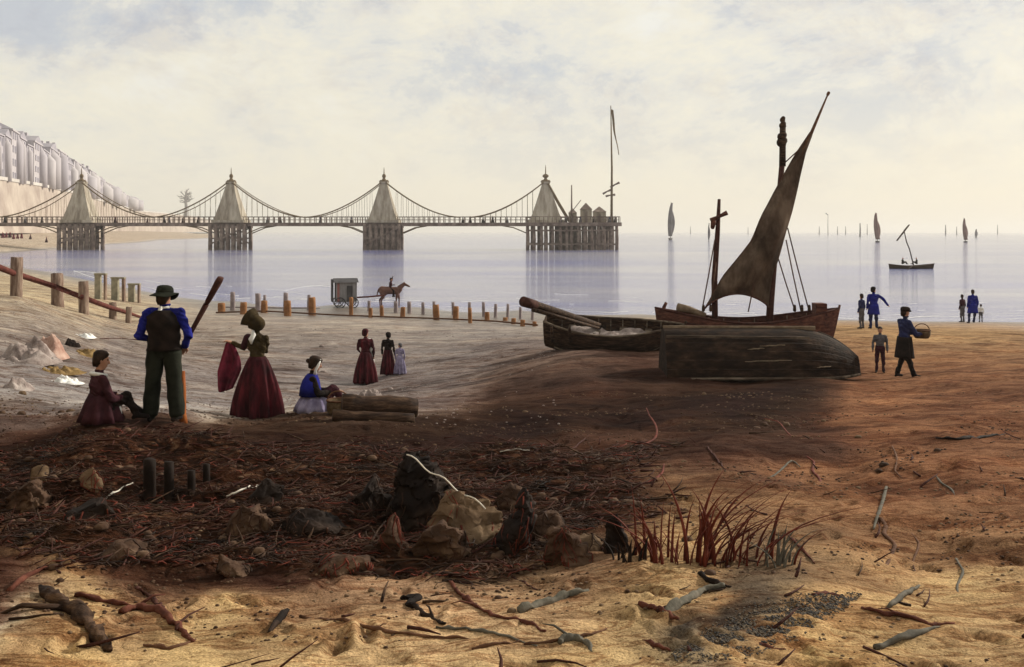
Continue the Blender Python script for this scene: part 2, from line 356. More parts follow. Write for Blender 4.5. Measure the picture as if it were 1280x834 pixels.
# ground colours: sand, clay, shingle, weed, and shade painted in by boats and figures
OCH=(.49,.35,.185); PNK=(.46,.31,.19); ORG=(.215,.108,.060); ORG2=(.27,.155,.085); GRY=(.225,.203,.20); CRE=(.44,.385,.29); PAL=(.33,.29,.25)
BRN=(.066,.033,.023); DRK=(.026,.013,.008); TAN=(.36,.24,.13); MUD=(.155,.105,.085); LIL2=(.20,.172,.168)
GCOL = [(0,900,5,OCH),(640,900,5,OCH),(1280,900,5,OCH),(100,815,0,OCH),(400,815,0,OCH),(700,815,0,OCH),(1000,815,0,TAN),(960,783,0,(.07,.062,.055)),(900,800,0,(.085,.072,.06)),(1020,757,0,(.12,.095,.07)),(930,752,0,TAN),(1050,790,0,OCH),(860,770,0,OCH),(940,830,0,OCH),(1250,815,0,OCH),(640,1500,2.2,OCH),(-900,900,5,OCH),(2200,900,5,OCH),
 (60,770,0,CRE),(40,800,0,BRN),(-60,800,0,BRN),(130,800,0,TAN),(200,770,0,OCH),(350,760,0,OCH),(500,750,0,PNK),(650,750,0,PNK),(850,740,0,OCH),(1100,745,0,TAN),(1230,740,0,OCH),
 (40,700,0,BRN),(150,700,0,TAN),(250,720,0,BRN),(400,700,0,BRN),(520,710,0,PNK),(750,690,0,TAN),(900,690,0,TAN),(1100,680,0,ORG2),(1240,680,0,ORG2),
 (100,640,0,DRK),(300,640,0,DRK),(500,640,0,DRK),(700,620,0,BRN),(850,620,0,TAN),(1000,620,0,ORG2),(1150,610,0,ORG),(1260,610,0,ORG),
 (20,580,0,BRN),(150,580,0,DRK),(400,580,0,DRK),(600,570,0,DRK),(750,560,0,BRN),(900,560,0,BRN),(1020,560,0,ORG),(1150,550,0,ORG),(1260,540,0,ORG),
 (10,540,0,LIL2),(100,545,0,BRN),(205,540,0,BRN),(350,545,0,DRK),(500,540,0,DRK),(650,530,0,DRK),(800,525,0,BRN),(950,525,0,BRN),(1080,520,0,ORG),(1200,510,0,ORG),(1270,500,0,ORG),
 (10,515,0,GRY),(120,520,0,GRY),(280,520,0,PAL),(430,508,0,LIL2),(560,505,0,MUD),(700,500,0,BRN),(700,478,0,(.06,.036,.028)),(640,490,0,(.06,.036,.028)),(760,500,0,DRK),(850,485,0,DRK),(850,505,0,DRK),(930,480,0,DRK),(960,500,0,(.04,.022,.015)),(1030,482,0,(.05,.026,.017)),(720,520,0,DRK),(600,520,0,DRK),(300,548,0,DRK),(420,543,0,DRK),(560,545,0,DRK),(800,490,0,DRK),(760,470,0,(.045,.024,.016)),(900,500,0,DRK),(650,548,0,DRK),(780,530,0,DRK),(880,512,0,DRK),(1000,520,0,(.06,.028,.018)),(900,530,0,(.05,.028,.02)),(1080,490,0,ORG),(1200,480,0,ORG),  # dark points by boats and feet: their shade painted into the sand colour
 (30,470,0,GRY),(150,480,0,GRY),(300,480,0,GRY),(430,485,0,LIL2),(560,470,0,LIL2),(660,465,0,MUD),(760,455,0,BRN),(830,455,0,BRN),(1120,470,0,ORG),(1250,450,0,ORG2),
 (30,420,0,PAL),(150,440,0,GRY),(300,440,0,GRY),(450,440,0,GRY),(560,440,0,GRY),(650,440,0,LIL2),(1080,440,0,ORG2),(1250,425,0,TAN),(1180,430,0,TAN),
 (30,385,0,CRE),(120,395,0,CRE),(200,400,0,PAL),(300,400,0,PAL),(450,400,0,PAL),(560,405,0,PAL),(680,415,0,PAL),(800,410,0,TAN),(1080,410,0,TAN),(1200,408,0,TAN),(1270,408,0,TAN),
 (30,345,0,CRE),(150,375,57,CRE),(300,385,58,PAL),(2300,480,30,ORG),(-600,400,30,PAL)]
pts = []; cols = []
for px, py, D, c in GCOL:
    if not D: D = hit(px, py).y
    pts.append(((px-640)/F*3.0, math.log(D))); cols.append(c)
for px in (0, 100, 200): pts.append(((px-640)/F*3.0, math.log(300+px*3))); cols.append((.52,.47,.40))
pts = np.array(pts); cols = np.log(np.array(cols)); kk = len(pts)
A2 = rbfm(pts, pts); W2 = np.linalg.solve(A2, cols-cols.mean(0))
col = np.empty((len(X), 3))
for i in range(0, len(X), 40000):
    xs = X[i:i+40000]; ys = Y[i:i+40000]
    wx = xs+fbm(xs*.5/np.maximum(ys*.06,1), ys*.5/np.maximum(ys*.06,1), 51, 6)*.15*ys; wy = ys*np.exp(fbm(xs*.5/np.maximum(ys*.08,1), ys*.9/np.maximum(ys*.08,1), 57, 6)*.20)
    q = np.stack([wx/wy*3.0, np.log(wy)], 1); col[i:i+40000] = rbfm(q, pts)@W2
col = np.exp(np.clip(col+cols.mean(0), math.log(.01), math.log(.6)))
ca = me.color_attributes.new('ground_and_shade', 'FLOAT_COLOR', 'POINT'); ca.data.foreach_set('color', np.concatenate([col, np.ones((len(col),1))],1).ravel())
wa = me.attributes.new('weed', 'FLOAT', 'POINT'); wa.data.foreach_set('value', weedmask(X, Y))
beach = bpy.data.objects.new('beach', me); C.objects.link(beach); tag(beach, kind='structure')
gm = bpy.data.materials.new('beach_ground'); gm.use_nodes = True; t = gm.node_tree; n = t.nodes; l = t.links; b = n['Principled BSDF']
at = n.new('ShaderNodeAttribute'); at.attribute_name = 'ground_and_shade'; aw = n.new('ShaderNodeAttribute'); aw.attribute_name = 'weed'
geo = n.new('ShaderNodeNewGeometry')
def gnoise(scale, st=(1,1,1), detail=7, rough=.65, dist=0):
    mm = n.new('ShaderNodeMapping'); mm.inputs['Scale'].default_value = st; l.new(geo.outputs['Position'], mm.inputs[0])
    x = n.new('ShaderNodeTexNoise'); x.inputs['Scale'].default_value = scale; x.inputs['Detail'].default_value = detail; x.inputs['Roughness'].default_value = rough; x.inputs['Distortion'].default_value = dist
    l.new(mm.outputs[0], x.inputs['Vector']); return x
def gramp(src, st):
    r = n.new('ShaderNodeValToRGB'); e = r.color_ramp.elements
    while len(e) < len(st): e.new(.5)
    for i, (p, c) in enumerate(st): e[i].position = p; e[i].color = (*c, 1)
    l.new(src, r.inputs[0]); return r
def gmul(a, bb, f=1.0):
    x = n.new('ShaderNodeMix'); x.data_type = 'RGBA'; x.blend_type = 'MULTIPLY'; x.inputs[0].default_value = f; l.new(a, x.inputs[6]); l.new(bb, x.inputs[7]); return x.outputs[2]
g1 = gnoise(.9, (1,1.3,1), dist=.8); g2 = gnoise(7, (1,1.6,1), dist=1.0); g3 = gnoise(60, detail=3); g4 = gnoise(.16, (1,2.5,1), dist=.6)
c1 = gramp(g1.outputs[0], [(.34,(.50,.45,.42)),(.46,(.88,.86,.84)),(.56,(1.08,1.05,1.0)),(.68,(1.3,1.28,1.22))])
c2 = gramp(g2.outputs[0], [(.32,(.50,.42,.38)),(.43,(.92,.90,.88)),(.60,(1.05,1.05,1.05)),(.72,(1.25,1.22,1.18))])
c3 = gramp(g3.outputs[0], [(.34,(.48,.44,.42)),(.46,(.95,.95,.95)),(.56,(1.05,1.04,1.03)),(.66,(1.35,1.32,1.28))])
c4 = gramp(g4.outputs[0], [(.36,(.72,.70,.72)),(.52,(1,1,1)),(.66,(1.2,1.18,1.12))])
g5 = gnoise(1.1, (.55,1.9,1), detail=5, rough=.6, dist=2.2); c5 = gramp(g5.outputs[0], [(.455,(1,1,1)),(.485,(.55,.42,.36)),(.495,(.36,.25,.21)),(.505,(.55,.42,.36)),(.53,(1,1,1))])
g6 = gnoise(.22, (.5,1.6,1), detail=4, dist=1.5); c6 = gramp(g6.outputs[0], [(.47,(1,1,1)),(.492,(.66,.55,.50)),(.50,(.5,.38,.33)),(.51,(.66,.55,.50)),(.54,(1,1,1))])
o0 = gmul(gmul(at.outputs['Color'], c5.outputs[0], .75), c6.outputs[0], .8)
o1 = gmul(gmul(gmul(gmul(o0, c1.outputs[0]), c2.outputs[0]), c3.outputs[0]), c4.outputs[0])
# weed on the bank
gw = gnoise(2.6, (1,2.0,1), dist=2.0); cw = gramp(gw.outputs[0], [(.36,(.006,.004,.003)),(.49,(.022,.010,.006)),(.57,(.062,.024,.013)),(.65,(.13,.072,.042)),(.74,(.22,.15,.095))])
mw = n.new('ShaderNodeMix'); mw.data_type = 'RGBA'; ml = n.new('ShaderNodeMath'); ml.operation = 'MULTIPLY'; ml.inputs[1].default_value = .9
l.new(aw.outputs['Fac'], ml.inputs[0]); l.new(ml.outputs[0], mw.inputs[0]); l.new(o1, mw.inputs[6]); l.new(cw.outputs[0], mw.inputs[7])
wd_ = n.new('ShaderNodeSeparateXYZ'); l.new(geo.outputs['Position'], wd_.inputs[0]); wc = gramp(wd_.outputs[2], [(.0,(.50,.50,.54)),(.14,(.60,.60,.63)),(.30,(1,1,1))])
l.new(gmul(mw.outputs[2], wc.outputs[0]), b.inputs['Base Color'])
# wet sand close to the water line is glossier
sp = n.new('ShaderNodeSeparateXYZ'); l.new(geo.outputs['Position'], sp.inputs[0])
wr = n.new('ShaderNodeMapRange'); wr.inputs['From Min'].default_value = .03; wr.inputs['From Max'].default_value = .8; wr.inputs['To Min'].default_value = .28; wr.inputs['To Max'].default_value = .92
l.new(sp.outputs[2], wr.inputs[0]); l.new(wr.outputs[0], b.inputs['Roughness']); ws = n.new('ShaderNodeMapRange'); ws.inputs['From Min'].default_value = .05; ws.inputs['From Max'].default_value = .7; ws.inputs['To Min'].default_value = .5; ws.inputs['To Max'].default_value = .02; l.new(sp.outputs[2], ws.inputs[0]); l.new(ws.outputs[0], b.inputs['Specular IOR Level'])
ba = n.new('ShaderNodeMath'); ba.operation = 'ADD'; l.new(g2.outputs[0], ba.inputs[0]); 
bm_ = n.new('ShaderNodeMath'); bm_.operation = 'MULTIPLY'; bm_.inputs[1].default_value = .25; l.new(g3.outputs[0], bm_.inputs[0]); l.new(bm_.outputs[0], ba.inputs[1])
bp = n.new('ShaderNodeBump'); bp.inputs['Strength'].default_value = .75; bp.inputs['Distance'].default_value = .06; l.new(ba.outputs[0], bp.inputs['Height']); l.new(bp.outputs[0], b.inputs['Normal'])
me.materials.append(gm)

# ------------------------------------------------------------------ sea
mb = MB(); ys = [20, 60, 120, 300, 800, 2500, 9000, 22000]
for i in range(len(ys)-1):
    a, c = ys[i], ys[i+1]; mb.add([(-a*3,a,0),(a*3,a,0),(c*3,c,0),(-c*3,c,0)], [(0,1,2,3)])
sea = mb.build('sea', None, smooth=False); tag(sea, kind='structure')
wm_ = bpy.data.materials.new('sea_water'); wm_.use_nodes = True; t = wm_.node_tree; n = t.nodes; l = t.links; b = n['Principled BSDF']
geo = n.new('ShaderNodeNewGeometry')
s1 = gnoise(.012, (1,3.0,1), detail=5, dist=.6); s2 = gnoise(.10, (.5,1.6,1), detail=5); s3 = gnoise(.9, (.45,1.8,1), detail=4); s4 = gnoise(5, (.5,1.5,1), detail=3)
cs = gramp(s1.outputs[0], [(.36,(.12,.135,.34)),(.50,(.21,.215,.345)),(.64,(.34,.33,.39))])
cs2 = gramp(s2.outputs[0], [(.35,(.86,.86,.9)),(.55,(1,1,1)),(.7,(1.12,1.1,1.08))])
l.new(gmul(cs.outputs[0], cs2.outputs[0]), b.inputs['Base Color'])
b.inputs['Roughness'].default_value = .10; b.inputs['IOR'].default_value = 1.33; b.inputs['Specular IOR Level'].default_value = .5
bp = n.new('ShaderNodeBump'); bp.inputs['Strength'].default_value = .9; bp.inputs['Distance'].default_value = .16; l.new(s3.outputs[0], bp.inputs['Height'])
bq = n.new('ShaderNodeBump'); bq.inputs['Strength'].default_value = .6; bq.inputs['Distance'].default_value = .03; l.new(s4.outputs[0], bq.inputs['Height']); l.new(bp.outputs[0], bq.inputs['Normal'])
l.new(bq.outputs[0], b.inputs['Normal'])
sea.data.materials.append(wm_)

# ------------------------------------------------------------------ cliff, sea wall, terrace of houses
CL = [(-420,205,262,300),(-150,214,280,330),(0,224,330,350),(50,232,420,440),(95,242,560,580),(135,254,760,790),(172,264,1000,1030),(205,267,1300,1330),(240,270,1700,1750),(270,277,2300,2400),(300,286,3200,3300)]
def clr(px, seq):
    for i in range(len(CL)-1):
        a, c = CL[i], CL[i+1]
        if a[0] <= px <= c[0]:
            f = (px-a[0])/(c[0]-a[0]); return [a[k]+(c[k]-a[k])*f for k in range(4)]
    return list(CL[-1] if px > 0 else CL[0])
mb = MB(); prof = []
pxs = [-420+i*6 for i in range(121)]
def cliff_fn(u, v):
    px = -420+720*u; _, yt, D0, D1 = clr(px, CL)
    top = P(px, yt, D1); foot = Vector(((px-640)*D0/F, D0, min(4.5, top.z*.6)))
    if v <= .5:
        f = v/.5; p = foot.lerp(top, f); bulge = float(vnoise(px*.09, f*3, 5))*D0*.012; p.y += bulge*math.sin(f*math.pi); p.z += 2.2*math.sin(f*math.pi)*(-1+float(vnoise(px*.05, f*2, 9)))*.6
        return p
    f = (v-.5)/.5; q = top.copy(); q.x -= f*500; q.y += f*260; q.z += f*4; return q
mb.grid(cliff_fn, 160, 24); cliff = mb.build('cliff', M['chalk']); tag(cliff, kind='structure')
# parapet along the cliff top
mb = MB(); 
for i in range(0, 100):
    a = -200+i*4.2; c = a+4.2
    pa = P(a, clr(a,0)[1], clr(a,0)[3]); pc = P(c, clr(c,0)[1], clr(c,0)[3]); mb.bar(pa+Vector((0,0,.4)), pc+Vector((0,0,.4)), .8, 1.3)
o = mb.build('parapet_wall', M['wall_white'], smooth=False); tag(o, 'long low white parapet wall along the edge of the distant cliff', 'wall')
# houses: (px left, px right, py top)
HS = [(-14,-4,158),(-4,5,153),(5,14,157),(14,24,149),(24,33,160),(33,42,170),(42,53,166),(53,62,178),(62,73,176),(73,83,179),(83,92,196),(92,103,194),(103,112,208),(112,121,207),(121,132,219),(132,142,224),(142,153,232),(153,164,240),(164,175,245)]
HL = ['tall lilac-grey house at the left edge of the clifftop terrace, partly out of view','pale lilac house with a peaked roof, first wholly on the left of the clifftop terrace','narrow grey house with a lower roof beside the tallest clifftop house','tallest lilac-grey house of the clifftop terrace with a steep roof','narrow grey-violet house stepping down right of the tallest clifftop house','low-roofed lilac house sixth from the left edge on the clifftop','broad violet-grey house a little taller than both of its clifftop neighbours on the left','narrow lilac house in the middle left of the clifftop terrace','wide violet house above the shoulder left of the first pier tower','violet-grey house just left above the first pier tower','narrow lower house directly above the left side of the first pier tower','lilac house rising right behind the top of the first pier tower','narrow grey house just right of the top of the first pier tower','small lilac house second to the right of the first pier tower','low grey-lilac house halfway down the descending end of the terrace','small pale house fourth from the low right end of the terrace','small grey house third from the low right end of the terrace','small lilac house last but one at the low right end of the terrace','lowest and farthest house closing the right end of the clifftop terrace']
for i, (a, c, yt) in enumerate(HS):
    _, yb, D0, D1 = clr((a+c)/2, 0); D = D1+3
    pl = P(a+.4, yb, clr(a,0)[3]+4); pr = P(c-.4, yb, clr(c,0)[3]+4); ctr = (pl+pr)/2; ctr.z = P((a+c)/2, yb, D1).z-.5
    wd = (Vector((pr.x,pr.y,0))-Vector((pl.x,pl.y,0))).length; ang = math.atan2(pr.y-pl.y, pr.x-pl.x)
    H = (yb-yt)*ctr.y/F; dep = 12.0
    t = thing('terrace_house', HL[i], 'house', ctr, ang, 'terrace of far houses on the cliff')
    hw = H*.84
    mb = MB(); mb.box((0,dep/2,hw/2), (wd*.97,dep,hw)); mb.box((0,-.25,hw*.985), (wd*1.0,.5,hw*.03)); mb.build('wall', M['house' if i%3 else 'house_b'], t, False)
    mb = MB(); e = wd*.49
    if i%2: mb.add([(-e,-.3,hw),(e,-.3,hw),(e,dep,hw),(-e,dep,hw),(-e*.4,dep/2,H*.97),(e*.4,dep/2,H*.97)], [(0,1,5,4),(1,2,5),(2,3,4,5),(3,0,4),(0,3,2,1)])
    else: mb.add([(-e,-.3,hw),(e,-.3,hw),(e,dep,hw),(-e,dep,hw),(0,-.3,H*.97),(0,dep,H*.97)], [(0,1,4),(1,2,5,4),(2,3,5),(3,0,4,5),(0,3,2,1)])
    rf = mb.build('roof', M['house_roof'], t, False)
    
    for cx_, ch_ in ((.3,.15),(-.33,.10)):
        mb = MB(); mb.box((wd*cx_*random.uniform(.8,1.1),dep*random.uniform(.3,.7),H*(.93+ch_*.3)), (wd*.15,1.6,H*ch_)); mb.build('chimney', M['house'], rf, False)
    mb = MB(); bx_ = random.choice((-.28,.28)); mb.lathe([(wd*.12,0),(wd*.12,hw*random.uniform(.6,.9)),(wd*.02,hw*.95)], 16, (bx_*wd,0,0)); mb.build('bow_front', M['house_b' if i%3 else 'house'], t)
    rows = max(2, int(hw/5)); 
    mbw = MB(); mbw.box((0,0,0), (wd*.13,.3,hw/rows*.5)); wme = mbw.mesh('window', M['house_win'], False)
    for r_ in range(rows):
        for cx in (-.28, 0, .28):
            wo_ = bpy.data.objects.new('window', wme); C.objects.link(wo_); wo_.parent = t; wo_.location = (cx*wd, -.08, hw*(r_+.55)/rows)
# lone tree on the far clifftop
tp = P(232, 269, 1500)
t = thing('bare_tree', 'lone faint bare tree standing on the far clifftop between two pier towers', 'tree', tp)
mb = MB(); mb.tube([(0,0,-3),(1,0,12),(0,0,24),(1,0,34)], [3.2,2.4,2.0,1.2], 8); mb.build('trunk', M['far_green'], t)
mb = MB()
for k in range(26):
    a = random.uniform(-2.9, .0+2.9) if k > 8 else -1.4+k*.35
    z0 = random.uniform(18,30); L = random.uniform(7,13); d = Vector((math.sin(a), random.uniform(-.5,.5), abs(math.cos(a))*.8+.1)).normalized()
    p0 = Vector((0,0,z0)); mb.tube([p0, p0+d*L*.5+Vector((0,0,.5)), p0+d*L], [.9,.6,.15], 5)
    for q in range(3):
        d2 = (d+Vector((random.uniform(-.8,.8),random.uniform(-.8,.8),random.uniform(-.3,.8)))).normalized(); p1 = p0+d*L*random.uniform(.4,.9); mb.tube([p1, p1+d2*L*.4], [.45,.1], 4)
mb.build('crown', M['far_green'], t)

# ------------------------------------------------------------------ chain pier
DP = 270.0; S = DP/F
def px2(px): return (px-640)*S
def pz(py): return EYE-(py-HORIZ)*S
deck = pz(278.5); TW = [102, 289, 480, 682]
pier = thing('chain_pier', 'long grey chain pier on timber piles with four tapering towers, reaching across the bay', 'pier', (px2(380), DP, 0))
ox = px2(380)
def LX(px): return px2(px)-ox
mb = MB(); mb.box(((LX(-160)+LX(772))/2, 0, deck-.35), (LX(772)-LX(-160), 5.2, .5)); mb.box(((LX(-160)+LX(772))/2, -2.75, deck-.5), (LX(772)-LX(-160), .28, .95))
mb.box(((LX(-160)+LX(772))/2, 2.75, deck-.5), (LX(772)-LX(-160), .28, .95)); mb.build('deck', M['pier_wood'], pier, False)
ends = [-160]+TW+[772]
for i in range(5):
    for sy in (-2.5, 2.5):
        mb = MB(); a, c = ends[i]+(12 if i else 0), ends[i+1]-(12 if i < 4 else 0)
        n_ = int((c-a)/6.2)
        for k in range(n_+1):
            x = LX(a+(c-a)*k/n_); mb.box((x, sy, deck+.75), (.20,.16,1.7))
        mb.box(((LX(a)+LX(c))/2, sy, deck+1.62), (LX(c)-LX(a), .2, .17)); mb.box(((LX(a)+LX(c))/2, sy, deck+.8), (LX(c)-LX(a), .1, .1))
        mb.build('railing', M['pier_wood'], pier, False)
ztop = pz(229)
for i, tx in enumerate(TW):
    bw = (19.0 if i < 3 else 21)*S; tw = 4.2*S; h = ztop-deck
    mb = MB(); rings = []
    for k in range(9):
        f = k/8; hwx = bw*(1-f)**1.0+tw*f; hwx = bw+(tw-bw)*(f**.88); hy = 3.6+(1.1-3.6)*f
        ring = []
        for (ax, ay, bx, by) in ((-1,-1,1,-1),(1,-1,1,1),(1,1,-1,1),(-1,1,-1,-1)):
            for q in range(10):
                g = q/10; x = (ax+(bx-ax)*g)*hwx; y = (ay+(by-ay)*g)*hy
                rec = .96 if q in (3,4,6,7) else 1.0
                ring.append((LX(tx)+x*(rec if ax == bx else 1), y*(rec if ay == by else 1), deck+.02+h*f))
        rings.append(ring)
    mb.loft(rings); mb.box((LX(tx),0,ztop+.12), (tw*2.5,2.8,.5)); mb.box((LX(tx),0,deck+.35), (bw*2.1,7.6,.7))
    tower = mb.build('tower', M['pier_iron'], pier, False)
    mb = MB(); e = 1.0 if i < 3 else 1.6
    mb.lathe([(.75,0),(.95,.3),(.5,.8),(.35,1.1),(.55*e,1.5),(.5*e,2.0),(.16,2.3),(.10,2.6+e*1.0),(.02,3.0+e*1.2)], 10, (LX(tx),0,ztop+.3)); 
    for sx in (-.9,.9): mb.lathe([(.1,-.3),(.42,0),(.45,.35),(.1,.7)], 8, (LX(tx)+sx*1.05,0,ztop+.2))
    mb.build('finial', M['pier_iron_dark'], tower)
    # arch brackets below the deck
    mb = MB()
    for sx in (-1, 1):
        for sy in (-2.6, 2.6): mb = MB(); mb.tube([(LX(tx+sx*58), sy, deck-.7),(LX(tx+sx*40), sy, deck-1.4),(LX(tx+sx*23), sy, deck-3.0)], .16, 6); mb.build('bracket', M['pier_iron_dark'], pier)
    # pile cluster
    if i < 3:
        xs = [-22,-15,-8,-1,6,13,20]
        for k, dx in enumerate(xs):
            for y in (-3.2, 3.2):
                mb = MB(); mb.tube([(LX(tx+dx), y, -3),(LX(tx+dx)+.1, y, 3),(LX(tx+dx), y, deck-.5)], [.62,.58,.52], 8); mb.build('pile', M['pier_wood'], pier)
        for y in (-3.3, 3.3):
            mb = MB(); mb.bar((LX(tx-24),y,deck-1.2),(LX(tx+23),y,deck-1.2),.35,.6); mb.bar((LX(tx-22),y,deck-4.4),(LX(tx+20),y,deck-4.4),.3,.4); mb.bar((LX(tx-22),y-.35,1.5),(LX(tx+20),y-.35,deck-1.4),.28,.4); mb.bar((LX(tx+20),y+.35,1.5),(LX(tx-22),y+.35,deck-1.4),.28,.4); mb.bar((LX(tx-22),y,1.4),(LX(tx-22),y,deck-1.2),.5,.5); mb.build('cross_brace', M['pier_wood'], pier, False)
# chains
for i, tx in enumerate(TW):
    for side in (-1, 1):
        if i == 3 and side == 1: continue
        half = 95 if not (i == 0 and side == -1) else 100
        for sy in (-2.9, 2.9):
            mb = MB(); pts = []
            for k in range(15):
                u = k/14; pts.append((LX(tx+side*(3+(half-3)*u)), sy*(.45+.55*min(1,u*2)), deck+1.5+(ztop+.1-deck-1.5)*(1-u)**1.75))
            mb.tube(pts, .19 if sy < 0 else .12, 6)
            for k in range(2, 13): mb.tube([pts[k], (pts[k][0], sy, deck)], .045, 4)
            mb.build('chain', M['pier_iron_dark'], pier)
for sy in (-2.4, 2.4):
    mb = MB(); mb.tube([(LX(685),sy*.5,ztop-.2),(LX(697),sy,pz(252)),(LX(712),sy,deck+.3)], .3, 6); mb.build('chain', M['pier_iron_dark'], pier)
# pier head on piles
mb = MB(); mb.box(((LX(655)+LX(773))/2, 3, deck-.3), (LX(773)-LX(655), 18, .55)); mb.box(((LX(655)+LX(774))/2, -6.1, deck-.5), (LX(774)-LX(655), .4, 1.0))
mb.build('pier_head', M['pier_wood'], pier, False)
for k in range(15):
    for y in (-5.6, 4.5, 11.5):
        x = LX(659+k*7.8)+random.uniform(-.3,.3); mb = MB(); mb.tube([(x,y,-3),(x+.1,y,3),(x,y,deck-.5)], [.5,.48,.42], 8); mb.build('pile', M['pier_wood'], pier)
for y in (-5.9, 11): 
    for zz in (deck-2.2, 1.6): mb = MB(); mb.bar((LX(658),y,zz),(LX(770),y,zz),.3,.45); mb.build('cross_brace', M['pier_wood'], pier, False)
for y in (-5.9, 11.6):
    mb = MB(); n_ = 22
    for k in range(n_+1): mb.box((LX(658)+(LX(772)-LX(658))*k/n_, y, deck+.75), (.2,.16,1.6))
    mb.box(((LX(658)+LX(772))/2, y, deck+1.6), (LX(772)-LX(658),.18,.18)); mb.build('railing', M['pier_wood'], pier, False)
def kiosk(px, wpx, hpx, y, label, m='pier_iron'):
    t = thing('pier_kiosk', label, 'kiosk', (px2(px), DP+y, deck-.02), 0, 'huts on the pier head'); w_, h_ = wpx*S, hpx*S
    mb = MB(); mb.box((0,0,h_*.37), (w_,4,h_*.74)); 
    for k in range(5): mb.box((-w_/2+w_*k/4, -2.05, h_*.37), (.14,.12,h_*.74))
    mb.build('wall', M[m], t, False)
    mb = MB(); mb.add([(-w_*.56,-2.4,h_*.70),(w_*.56,-2.4,h_*.70),(w_*.56,2.4,h_*.70),(-w_*.56,2.4,h_*.70),(-w_*.04,0,h_*1.04),(w_*.04,0,h_*1.04)], [(0,1,5,4),(1,2,5),(2,3,4,5),(3,0,4),(0,3,2,1)]); mb.build('roof', M['pier_wood'], t, False)
    mb = MB(); mb.box((0,-2.06,h_*.3), (w_*.2,.1,h_*.58)); mb.build('door', M['pier_wood'], t, False)
kiosk(733, 13, 24, 2, 'pale hut with a hipped roof in the middle of the pier head')
kiosk(717, 9, 18, 5, 'small hut just right of the last pier tower')
kiosk(751, 15, 20, 5, 'low wide hut at the seaward end of the pier head')
# thin crane mast and the flagstaff
t = thing('hoist_mast', 'short thin hoisting mast between last pier tower and huts', 'mast', (px2(714), DP-2, deck))
mb = MB(); mb.tube([(0,0,-.1),(0,0,10.5)], [.3,.16], 6); mb.build('pole', M['pier_wood'], t); mb = MB(); mb.tube([(0,0,3),(2.6,0,6.3)], .13, 6); mb.build('arm', M['pier_wood'], t)
t = thing('flagstaff', 'very tall flagstaff with a drooping pennant at the end of the pier', 'flagstaff', (px2(763), DP-3, deck))
mb = MB(); mb.tube([(0,0,-.1),(.1,0,15),(-.2,0,pz(134)-deck)], [.38,.28,.12], 8); mb.build('pole', M['pier_iron_dark'], t)
mb = MB(); zt = pz(138)-deck
mb.grid(lambda u, v: Vector((-.2+ (u**1.3)*2.1+v*.75*(1-u*.7)+math.sin(u*9)*.12, math.sin(u*7+v)*.35, zt-u*12.6-v*.3)), 24, 4)
solid(mb.build('pennant', M['pier_iron_dark'], t), .06)
for (x0, z0, x1, z1) in ((-2.4,pz(243),-.1,pz(238)),(-.3,pz(235),2.2,pz(229)),(-1.6,pz(246),1.0,pz(244))):
    mb = MB(); mb.tube([(x0,0,z0-deck),((x0+x1)/2,0,(z0+z1)/2-deck+.1),(x1,0,z1-deck)], [.35,.22,.38], 6); mb.build('signal_arm', M['pier_wood'], t)

